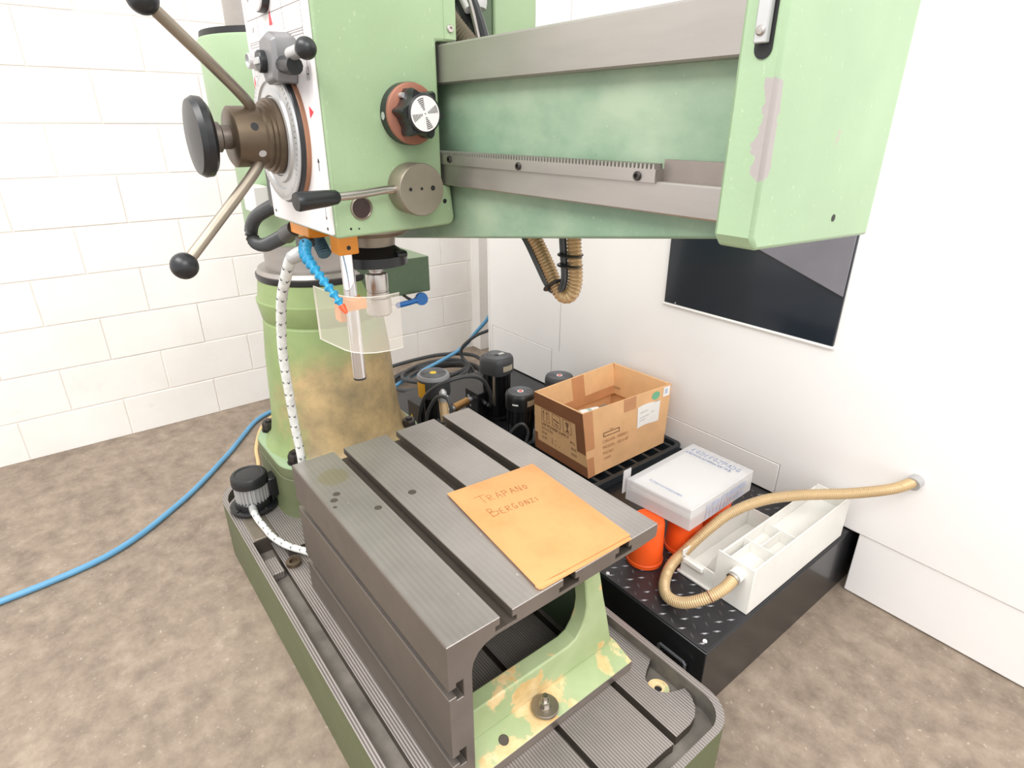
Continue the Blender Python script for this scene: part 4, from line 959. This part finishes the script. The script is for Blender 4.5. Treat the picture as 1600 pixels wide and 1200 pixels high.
# ------------------------------------------------------------------ pump motors on the tank
def pump(x, y, zt, r, capcol, badge, label, square=False, foil=None, ch=.075, body=.8, boxside=None):
    z0 = .2205; t = thing('pump_motor', (x, y, z0), label, 'motor', 'pump motors standing on the tank')
    br = r*body
    b = MB().lathe((x, y, 0), (0, 0, 1), [(r*1.12, z0), (r*1.12, z0+.012), (br, z0+.014), (br, zt-ch+.01)], 40); b.build('motor_body', m_blackmetal, t)
    b = MB()
    for k in range(14):
        g = 2*PI*k/14; b.hexa([(x+math.cos(g+s*.045)*q, y+math.sin(g+s*.045)*q, z0+.05) for s, q in ((-1, br*.98), (-1, br*1.07), (1, br*1.07), (1, br*.98))], [(x+math.cos(g+s*.045)*q, y+math.sin(g+s*.045)*q, zt-ch) for s, q in ((-1, br*.98), (-1, br*1.07), (1, br*1.07), (1, br*.98))])
    b.build('cooling_fins', m_blackmetal, t, smooth=False)
    def ring(z, s):
        n = 48; out = []
        for i in range(n):
            g = 2*PI*i/n; k = 1.0
            if square: k = min(1.16, 1/max(abs(math.cos(g-.3)), abs(math.sin(g-.3))))*.97
            out.append((x+math.cos(g)*r*s*k, y+math.sin(g)*r*s*k, z))
        return out
    cw = loft([ring(zt-ch, .98), ring(zt-ch+.004, 1.0), ring(zt-.014, 1.0), ring(zt-.005, .965), ring(zt, .90)]).build('fan_cowl', capcol if capcol is not m_capgrey else m_cap, t)
    if capcol is m_capgrey: faces_mat(cw, [m_capgrey], lambda n, c: 1 if c.z > zt-.016 else 0)
    b = MB()
    for k in range(6):
        q = r*(.20+.105*k)
        b.lathe((x, y, zt), (0, 0, 1), [(q, .0003), (q+r*.012, .0028), (q+r*.045, .0028), (q+r*.055, .0003)], 36, cap=False)
    for k in range(8):
        g = PI*k/4; c, s = math.cos(g), math.sin(g); w = .0012
        b.hexa([(x+c*r*.15-s*w, y+s*r*.15+c*w, zt), (x+c*r*.15+s*w, y+s*r*.15-c*w, zt), (x+c*r*.78+s*w, y+s*r*.78-c*w, zt), (x+c*r*.78-s*w, y+s*r*.78+c*w, zt)],
               [(x+c*r*.15-s*w, y+s*r*.15+c*w, zt+.0014), (x+c*r*.15+s*w, y+s*r*.15-c*w, zt+.0014), (x+c*r*.78+s*w, y+s*r*.78-c*w, zt+.0014), (x+c*r*.78-s*w, y+s*r*.78+c*w, zt+.0014)])
    MB().disc((x, y, zt+.0002), (0, 0, 1), r*.80, 36).build('fan_opening', m_grille, cw)
    b.build('fan_grille', m_ringgrey, cw, smooth=False)
    if badge and badge is not m_yellow:
        MB().lathe((x, y, zt), (0, 0, 1), [(r*.2, 0), (r*.2, .0024), (r*.13, .0026)], 20, cap=False).build('badge_ring', m_paper, cw)
    if badge:
        MB().lathe((x, y, zt), (0, 0, 1), [(r*(.2 if badge is m_yellow else .13), 0), (r*(.2 if badge is m_yellow else .13), .003), (1e-5, .003)], 20).build('cowl_badge', badge, cw)
    if foil:
        f, a0, a1, z1, z2 = foil
        b = MB().lathe((x, y, 0), (0, 0, 1), [(r*1.012*(1.1 if square else 1), zt-z1), (r*1.012*(1.1 if square else 1), zt-z2)], 10, cap=False, a0=a0, a1=a1); b.build('cowl_label', f, cw)
    return t
CA = math.atan2(-1.05, 1.85)
p1 = pump(-1.86, 1.075, .497, .065, m_capgrey, m_yellow, 'pump motor with grey cap and yellow sticker nearest the drill column', foil=(m_amber, CA-1.25, CA-.55, .085, .022), ch=.088, body=.72)
tb1 = MB().box((-1.99, 1.022, .235), (-1.895, 1.085, .355)).build('terminal_box', m_blackmetal, p1, bevel=.003)
MB().add([(-1.972, 1.0215, .275), (-1.946, 1.0215, .275), (-1.959, 1.0215, .300)], [(0, 1, 2)]).build('warning_triangle', m_yellow, tb1, smooth=False)
p2 = pump(-1.86, 1.385, .497, .064, m_cap, None, 'tall pump motor with square-shouldered cap and foil label behind the table', square=True, foil=(m_labeltape, CA+.25, CA+1.05, .05, .026), ch=.07, body=.86)
MB().box((-1.872, 1.40, .4975), (-1.857, 1.425, .4995)).build('cowl_mark', m_paper, p2)
tb2 = MB().box((-1.955, 1.285, .235), (-1.86, 1.345, .345)).build('terminal_box', m_blackmetal, p2, bevel=.003)
for dx, z, r in ((-.035, .312, .010), (-.045, .283, .005), (-.022, .274, .006)): MB().disc((-1.895+dx, 1.2845, z), (0, -1, 0), r, 16).build('box_mark', m_alu, tb2)
MB().cyl((-1.86, 1.31, .31), (-1.82, 1.305, .305), .011, 14).build('cable_gland', m_blackmetal, p2)
MB().box((-1.815, 1.33, .30), (-1.802, 1.335, .43)).build('rating_plate', m_dullsteel, p2)
p3 = pump(-1.625, 1.325, .432, .060, m_black, m_red, 'black pump motor with red dot and foil label beside the cardboard box', foil=(m_labeltape, CA+.3, CA+1.0, .042, .018), ch=.065, body=.88)
b = MB().lathe((-1.625, 1.325, 0), (0, 0, 1), [(.0608, .396), (.0608, .402)], 8, cap=False, a0=CA-.7, a1=CA-.3); b.build('white_print', m_paper, p3)
p4 = pump(-1.64, 1.545, .437, .060, m_cap, m_red, 'pump motor with red dot half hidden behind the cardboard box', ch=.065, body=.88)
# pipes and cables around the pumps
sh = thing('suction_hose', (-1.71, 1.045, .2205), 'translucent ribbed hose standing upright between pump and table', 'hose')
MB().tube([(-1.712, 1.04, .222), (-1.708, 1.038, .30), (-1.722, 1.036, .38), (-1.728, 1.036, .445)], .0165, 18, sub=10, corr=.0015, cp=.006).build('hose_body', m_conduit_t, sh)
MB().lathe((-1.728, 1.036, .440), (0, 0, 1), [(.0195, 0), (.0195, .016), (.015, .018), (.014, .034), (.006, .044), (1e-5, .045)], 20).build('hose_coupling', m_alu, sh)
lf = thing('line_filter', (-1.91, 1.235, .2205), 'small brass coloured filter on a pipe between the two tall pumps', 'filter')
MB().cyl((-1.893, 1.185, .30), (-1.905, 1.262, .306), .0165, 22).build('filter_body', m_brass, lf)
MB().cyl((-1.886, 1.14, .297), (-1.894, 1.19, .30), .011, 14).build('filter_union', m_alu, lf)
MB().cyl((-1.905, 1.258, .306), (-1.909, 1.284, .308), .009, 14).build('pipe_nipple', m_alu, lf)
MB().cyl((-1.894, 1.20, .2205), (-1.894, 1.20, .295), .008, 12).build('filter_stem', m_blackmetal, lf)
t = MB().tube([(-1.85, 1.00, .232), (-1.835, .99, .30), (-1.822, .985, .365), (-1.775, .995, .46), (-1.705, 1.04, .522), (-1.685, 1.12, .530), (-1.690, 1.19, .495), (-1.735, 1.26, .40), (-1.79, 1.30, .32), (-1.815, 1.305, .306)], .0075, 10, sub=8)
tag(t.build('motor_cable', m_rubber), 'black cable looping over from the first pump to the tall pump', 'cable', 'motor cables around the pumps')
t = MB().tube([(-1.79, .995, .232), (-1.775, .985, .30), (-1.765, .985, .38), (-1.715, .998, .465), (-1.655, 1.005, .485), (-1.625, 1.005, .455), (-1.64, 1.01, .40), (-1.70, 1.02, .36), (-1.79, 1.045, .33)], .007, 10, sub=8)
tag(t.build('motor_cable', m_rubber), 'black cable curled tightly around the upright ribbed hose', 'cable', 'motor cables around the pumps')
t = MB().tube([(-1.60, 1.24, .235), (-1.58, 1.235, .29), (-1.55, 1.245, .335), (-1.525, 1.26, .35), (-1.515, 1.275, .31), (-1.53, 1.262, .235)], .006, 10, sub=8)
tag(t.build('motor_cable', m_rubber), 'short black cable looping against the cardboard box side', 'cable', 'motor cables around the pumps')
b = MB(); b.cyl((-1.72, 1.25, .232), (-1.66, 1.19, .240), .018, 18); b.lathe((-1.715, 1.245, .2205), (0, 0, 1), [(.024, 0), (.024, .012), (.012, .013), (.012, .022)], 20)
tag(b.build('pipe_elbow', m_alu), 'bright metal pipe elbow on the tank behind the table edge', 'fitting')
b = MB(); b.lathe((-1.76, 1.52, .2205), (0, 0, 1), [(.014, 0), (.014, .02), (.02, .022), (.02, .035), (1e-5, .037)], 6)
tag(b.build('filler_plug', m_alu), 'small grey plug on the tank behind the red dot pump', 'plug')

# ------------------------------------------------------------------ crate and cardboard box
cr_ = thing('black_crate', (-1.36, 1.52, .2205), 'shallow black slotted plastic crate under the cardboard box', 'crate')
o_ = rrect(-1.545, 1.262, -1.158, 1.765, .03, 5); i_ = rrect(-1.527, 1.280, -1.176, 1.747, .02, 5)
ringprism(o_, i_, .2207, .254).build('crate_rim', m_crate, cr_, bevel=.002)
for k in range(7):
    y = 1.31+.0665*k; MB().box((-1.527, y, .2207), (-1.176, y+.012, .252)).build('crate_bar', m_crate, cr_, bevel=.001)
MB().box((-1.527, 1.280, .2207), (-1.176, 1.747, .226)).build('crate_floor', m_black, cr_)

bx = thing('cardboard_box', (-1.355, 1.5, .2545), 'open brown cardboard box with printed sides and tape on the black crate', 'box')
zb, T4 = .2545, .004
BB = [Vector((-1.210, 1.296, zb)), Vector((-1.210, 1.708, zb)), Vector((-1.497, 1.708, zb)), Vector((-1.497, 1.298, zb))]     # front(+x,-y), right(+x,+y), back, left
BT = [Vector((-1.238, 1.278, .500)), Vector((-1.212, 1.716, .502)), Vector((-1.502, 1.716, .497)), Vector((-1.502, 1.290, .486))]
def facept(i, u, v, off=0.0):
    """point on side i (0:+x 1:+y 2:-x 3:-y), u along the side, v up, off outward"""
    a, b_ = BB[i], BB[(i+1) % 4]; c, d = BT[i], BT[(i+1) % 4]
    p = (a*(1-u)+b_*u)*(1-v)+(c*(1-u)+d*u)*v
    n = (b_-a).cross(Vector((0, 0, 1))).normalized()
    return p+n*off
def gridface(i, u0, v0, u1, v1, off, th=0.0, n=10, m=6):
    b = MB(); P = lambda a, c, o: facept(i, u0+(u1-u0)*a/n, v0+(v1-v0)*c/m, o)
    k = m+1; idx = lambda a, c: a*k+c
    vs = [P(a, c, off) for a in range(n+1) for c in range(m+1)]; fs = [(idx(a, c), idx(a+1, c), idx(a+1, c+1), idx(a, c+1)) for a in range(n) for c in range(m)]
    if th:
        N_ = len(vs); vs += [P(a, c, off-th) for a in range(n+1) for c in range(m+1)]; fs += [tuple(N_+q for q in f[::-1]) for f in list(fs)]
        rim = [idx(a, 0) for a in range(n+1)]+[idx(n, c) for c in range(1, m+1)]+[idx(a, m) for a in range(n-1, -1, -1)]+[idx(0, c) for c in range(m-1, 0, -1)]
        fs += [(rim[j], rim[(j+1) % len(rim)], N_+rim[(j+1) % len(rim)], N_+rim[j]) for j in range(len(rim))]
    return b.add(vs, fs)
for i in range(4):
    gridface(i, 0, 0, 1, 1, 0, T4).build('box_side', m_box, bx)
MB().hexa([p+Vector((0, 0, .0005)) for p in BB], [p+Vector((0, 0, .004)) for p in BB]).build('box_bottom', m_boxin, bx)
def fold(i, u0, u1, drop, lean, name='box_flap', mat=None):
    b = MB(); A = [facept(i, u0, 1, -T4-.0005), facept(i, u1, 1, -T4-.0005)]; Bq = [facept(i, u0, 1-drop, -lean), facept(i, u1, 1-drop, -lean)]
    n = (A[0]-facept(i, u0, 1, 0)).normalized()*.003
    b.hexa([A[0], A[1], Bq[1], Bq[0]], [A[0]+n, A[1]+n, Bq[1]+n, Bq[0]+n]); return b.build(name, mat or m_boxin, bx)
fl2 = fold(2, .02, .98, .50, .026)
fold(1, .04, .96, .5, .012); fold(3, .05, .95, .5, .014)
b = MB(); n = Vector((.0035, 0, .0006))
def fp(u, v): 
    A = facept(2, .02+.96*u, 1, -T4-.0005); Bq = facept(2, .02+.96*u, 1-.50, -.026); return A.lerp(Bq, v)+Vector((.0036, 0, 0.0))
b.quad(fp(.42, 0), fp(.58, 0), fp(.58, 1), fp(.42, 1)); b.quad(fp(0, .72), fp(1, .72), fp(1, 1), fp(0, 1)); b.build('inner_tape', m_tape2, bx, smooth=False)
def patch(i, u0, v0, u1, v1, mat, name, off=.0008):
    return gridface(i, u0, v0, u1, v1, off).build(name, mat, bx)
# -y side (i=3 runs from left back to the front corner)
patch(3, 0, .785, .84, 1, m_tape, 'brown_tape'); patch(3, .84, .36, 1, 1, m_tape, 'brown_tape'); patch(3, 0, 0, 1, .17, m_tape, 'brown_tape'); patch(3, 0, .17, .06, .30, m_tape, 'brown_tape')
# +x side (i=0 from the front corner to the right)
patch(0, 0, .42, .10, 1, m_tape2, 'tan_tape'); patch(0, 0, 0, .08, .30, m_tape2, 'tan_tape'); patch(0, .44, .80, .58, 1, m_tape2, 'tan_tape')
def boxtext(i, s, u, v, h, mat, name='box_print', sq=1.0):
    o = facept(i, u, v, .0013); e = facept(i, u+.1, v, .0013); w = facept(i, u, v+.1, .0013)
    return text(s, h, mat, o, e-o, w-o, name, bx, squash=sq)
def boxlines(i, Ls, w, mat, name='box_print'):
    n = facept(i, .5, .5, 1)-facept(i, .5, .5, 0)
    return strokes([[facept(i, u, v, .0013) for u, v in L_] for L_ in Ls], w, n).build(name, mat, bx, smooth=False)
for k, u in enumerate((.16, .385, .60)):
    boxlines(3, [[(u, .57), (u+.155, .57), (u+.155, .77), (u, .77), (u, .57)]], .0016, m_ink)
boxlines(3, [[(.20, .60), (.20, .74)], [(.185, .71), (.20, .745), (.215, .71)], [(.27, .60), (.27, .74)], [(.255, .71), (.27, .745), (.285, .71)]], .002, m_ink)
boxlines(3, [[(.41, .69), (.51, .66)], [(.41, .685), (.51, .655)], [(.43, .62), (.50, .60)]], .003, m_ink)
boxlines(3, [[(.65, .73), (.71, .73)], [(.655, .705), (.705, .705)], [(.665, .68), (.695, .68)], [(.68, .68), (.68, .60)], [(.655, .60), (.705, .60)]], .004, m_ink)
boxtext(3, 'USP POWER SUPPLY', .15, .485, .0165, m_ink, sq=1.02); boxtext(3, "Q'TY/CTN:", .15, .415, .0135, m_ink); boxtext(3, 'PCS', .72, .425, .0145, m_ink)
boxtext(3, 'N.W.', .15, .335, .0145, m_ink); boxtext(3, 'KGS', .73, .33, .0145, m_ink); boxtext(3, 'G.W.', .15, .25, .0145, m_ink); boxtext(3, 'KGS', .73, .24, .0145, m_ink)
boxlines(3, [[(.36, .24), (.36, .34)], [(.42, .25), (.44, .25)], [(.42, .32), (.44, .32)], [(.49, .25), (.51, .25)]], .0016, m_ink)
boxlines(0, [[(.205, .545), (.385, .545), (.385, .60), (.205, .60), (.205, .545)]], .003, m_ink)
boxtext(0, 'MW', .275, .615, .010, m_ink2)
boxtext(0, 'ORDER: 000001', .19, .445, .0165, m_ink2, sq=1.15); boxtext(0, 'MODEL: 1815-0P', .19, .355, .0165, m_ink2, sq=1.1); boxtext(0, 'P/O NO:', .19, .265, .0145, m_ink2); boxtext(0, 'C/NO:', .19, .18, .0145, m_ink2)
o = facept(1, .34, .62, -.022); e = facept(1, .36, .62, -.022); text('M/N: LRS', .017, m_ink, facept(1, .78, .60, -.0205), (-1, 0, 0), (0, 0, 1), 'box_print', bx)
# labels
b = MB(); nn = 8
vs = []
for j in range(2):
    for k in range(nn+1):
        u = .60+.275*k/nn; wv = .018*math.sin(PI*1.5*k/nn); vs.append(facept(0, u, (.46 if j == 0 else .80)+wv+.02*k/nn, .0016+.002*abs(math.sin(PI*k/nn))))
b.add(vs, [(k, k+1, nn+2+k, nn+1+k) for k in range(nn)]); b.build('paper_label', m_paper, bx, smooth=False)
boxlines(0, [[(.625, .70), (.72, .715)], [(.625, .62), (.74, .635)], [(.76, .655), (.80, .66)], [(.625, .575), (.69, .585)], [(.80, .80), (.86, .805)]], .0016, m_print, 'label_print').location.x += .003
b = MB(); C_ = facept(0, .815, .895, .0012); U_ = (facept(0, .9, .895, .0012)-C_).normalized(); V_ = (facept(0, .815, .99, .0012)-C_).normalized()
b.add([C_+U_*.021*math.cos(2*PI*i/24)+V_*.016*math.sin(2*PI*i/24) for i in range(24)], [tuple(range(24))]); b.build('green_label', m_greensticker, bx, smooth=False)
patch(0, .905, .83, .985, .985, m_paper, 'white_label', .0012)
boxlines(0, [[(.925, .88+.02*k), (.955, .88+.02*k)] for k in range(4)], .003, m_bluesticker, 'label_print')
# things inside the box
t = thing('tape_roll', (-1.30, 1.37, .386), 'white roll with a grey-green stripe inside the cardboard box', 'roll')
RC, RA = (-1.315, 1.345, .4235), (.25, 1, 0)
b = MB().lathe(RC, RA, [(.019, 0), (.037, 0), (.037, .030)], 30, cap=False); b.lathe(RC, RA, [(.037, .046), (.037, .078), (.019, .078), (.019, 0)], 30, cap=False); b.build('roll_body', m_paper, t)
MB().lathe(RC, RA, [(.0372, .030), (.0372, .046)], 30, cap=False).build('roll_stripe', plain('grey_green', (176, 194, 182), .5), t)
t = thing('steel_canister', (-1.315, 1.478, .2595), 'grey metal cylinder standing inside the cardboard box', 'canister')
b = MB().lathe((-1.315, 1.478, .2595), (0, 0, 1), [(.024, 0), (.025, .004), (.025, .170), (.022, .177), (.011, .178), (.011, .184), (1e-5, .184)], 30); b.build('canister_body', m_dullsteel, t)
b = MB().box((-1.37, 1.312, .2595), (-1.232, 1.44, .386)); tag(b.build('inner_carton', m_box, bevel=.003), 'small carton carrying the white roll inside the open cardboard box', 'carton', 'cartons inside the cardboard box')
b = MB().box((-1.48, 1.50, .2595), (-1.26, 1.69, .31)); tag(b.build('inner_carton', m_box, bevel=.003), 'low brown inner carton at the far end inside the open cardboard box', 'carton', 'cartons inside the cardboard box')

# ------------------------------------------------------------------ orange tubs, document case, white trough
for x, y, l in ((-.840, 1.158, 'orange-red plastic tub closest to the table corner'), (-.806, 1.292, 'orange-red plastic tub under the near corner of the clear case'), (-.803, 1.432, 'orange-red plastic tub under the far corner of the clear case')):
    t = thing('plastic_tub', (x, y, .222), l, 'tub', 'orange tubs holding up the clear case')
    MB().lathe((x, y, .2222), (0, 0, 1), [(.052, 0), (.0535, .001), (.0535, .012), (.0515, .0135), (.047, .130), (.045, .140), (.041, .1445), (1e-5, .1445)], 44).build('tub_body', m_tub, t)
    MB().lathe((x, y, .2222), (0, 0, 1), [(.040, .1442), (.040, .1462), (.036, .1462), (.0355, .1448)], 36, cap=False).build('tub_ring', m_tub, t)
dcx = thing('document_case', (-.838, 1.34, .3695), 'translucent white document case with blue print lying on the orange tubs', 'case')
z0, z1 = .3692, .440
q0 = [(-.728, 1.192), (-.736, 1.505), (-.950, 1.500), (-.942, 1.172)]
def inset(q, d):
    c = Vector((sum(p[0] for p in q)/4, sum(p[1] for p in q)/4)); return [tuple(Vector(p)+(c-Vector(p)).normalized()*d) for p in q]
b = MB(); b.hexa([(x, y, z0) for x, y in q0], [(x, y, z1) for x, y in q0]); b.build('case_shell', m_case, dcx, bevel=.003)
for k in range(2):
    q = inset(q0, .014+.006*k); zz = z0+.030+.019*k; MB().hexa([(x, y, zz) for x, y in q], [(x, y, zz+.012) for x, y in q]).build('paper_stack', m_paper, dcx)
b = MB(); b.box((-.953, 1.168, .385), (-.950, 1.20, .462)); b.build('case_latch', m_case, dcx, bevel=.001)
def dense(org, xd, yd, n, h, adv, w, name, nrm):
    b = MB(); rnd = random.Random(n); wd = ''.join(rnd.choice('TRAPNOBEGZKMD') for _ in range(n)); hand(wd, org, xd, yd, h, adv, w, b, nrm); return b.build(name, m_caseprint, dcx, smooth=False)
dense((-.925, 1.455, z1+.0006), (1, .02, 0), (0, 1, 0), 11, .019, .82, .003, 'case_print', (0, 0, 1)); dense((-.930, 1.435, z1+.0006), (1, .02, 0), (0, 1, 0), 17, .010, .92, .0022, 'case_print', (0, 0, 1))
dense((-.895, 1.215, z1+.0006), (1, .04, 0), (0, 1, 0), 14, .009, .9, .0016, 'case_print', (0, 0, 1))
dense((-.7268, 1.262, .408), (-.02, 1, 0), (0, 0, 1), 14, .017, .86, .003, 'case_print', (1, 0, 0)); dense((-.7268, 1.262, .380), (-.02, 1, 0), (0, 0, 1), 11, .021, .86, .003, 'case_print', (1, 0, 0))

wt = thing('plastic_trough', (-.63, 1.42, .222), 'long white plastic trough with compartments standing on the black tread plate', 'trough')
xl, xm, xr, ya, yb, zf = -.742, -.638, -.532, 1.196, 1.72, .222
def wall(a, b_, name='trough_wall', bev=.001): return MB().box(a, b_).build(name, m_trough_w, wt, bevel=bev)
wall((xm, ya, zf), (xr, ya+.004, .365)); wall((xr-.004, ya+.004, zf), (xr, yb, .367)); wall((xm, ya+.004, zf), (xm+.004, yb, .352)); wall((xm+.004, yb-.004, zf), (xr-.004, yb, .36))
wall((xm+.004, ya+.004, zf), (xr-.004, yb-.004, .315), 'trough_floor'); 
wall((xm+.004, 1.315, .315), (xr-.004, 1.318, .350), 'divider'); wall((xm+.05, 1.318, .315), (xm+.053, 1.42, .350), 'divider'); wall((xm+.004, 1.42, .315), (xr-.004, 1.423, .352), 'divider')
wall((xm+.022, ya+.004, .315), (xm+.025, 1.315, .345), 'divider')
wall((xl-.006, ya-.006, zf), (xm, 1.53, zf+.006), 'base_flange'); wall((xl, ya, zf+.006), (xl+.004, 1.53, .298)); wall((xl+.004, ya, zf+.006), (xm, ya+.004, .285)); wall((xl+.004, 1.526, zf+.006), (xm, 1.53, .298))
wall((xl+.004, ya+.004, zf+.006), (xm, 1.526, .238), 'trough_floor')
wall((xl+.012, ya-.012, .268), (xm-.03, ya, .284), 'front_ledge', .003)
b = MB(); b.hexa([(xm-.05, ya+.02, .238), (xm, ya+.02, .238), (xm, ya+.06, .238), (xm-.05, ya+.06, .238)], [(xm-.012, ya+.02, .33), (xm, ya+.02, .345), (xm, ya+.06, .345), (xm-.012, ya+.06, .33)]); b.build('gusset', m_trough_w, wt)
b = MB(); b.hexa([(xm-.03, 1.30, .238), (xm, 1.30, .238), (xm, 1.50, .238), (xm-.03, 1.50, .238)], [(xm-.008, 1.30, .30), (xm, 1.30, .31), (xm, 1.50, .31), (xm-.008, 1.50, .30)]); b.build('gusset', m_trough_w, wt)
MB().cyl((-.572, ya+.002, .335), (-.572, ya-.022, .331), .019, 24).build('hose_port', m_trough_w, wt)
dh = thing('drain_hose', (-.65, 1.06, .23), 'beige ribbed hose curling from the white trough across the tread plate', 'hose')
P = [(-.572, 1.184, .331), (-.573, 1.135, .316), (-.598, 1.092, .288), (-.642, 1.066, .258), (-.690, 1.070, .243), (-.728, 1.108, .242), (-.752, 1.168, .254), (-.748, 1.226, .280), (-.728, 1.280, .330), (-.698, 1.344, .382), (-.65, 1.42, .418), (-.588, 1.50, .434), (-.50, 1.60, .445), (-.43, 1.69, .46), (-.40, 1.768, .47)]
MB().cyl((-.40, 1.77, .47), (-.402, 1.745, .467), .02, 20).build('wall_port', m_alu, dh)
MB().tube(P, .0138, 18, sub=10, corr=.0016, cp=.0055).build('hose_body', m_conduit_t, dh)
MB().cyl((-.572, 1.181, .3305), (-.5725, 1.168, .327), .0175, 22).build('hose_clamp', m_steel, dh)
MB().lathe((-.589, 1.103, .297), (-.6, -.9, -.6), [(.0162, -.0015), (.0172, 0), (.0162, .0015)], 22).build('cable_tie', m_copper, dh)
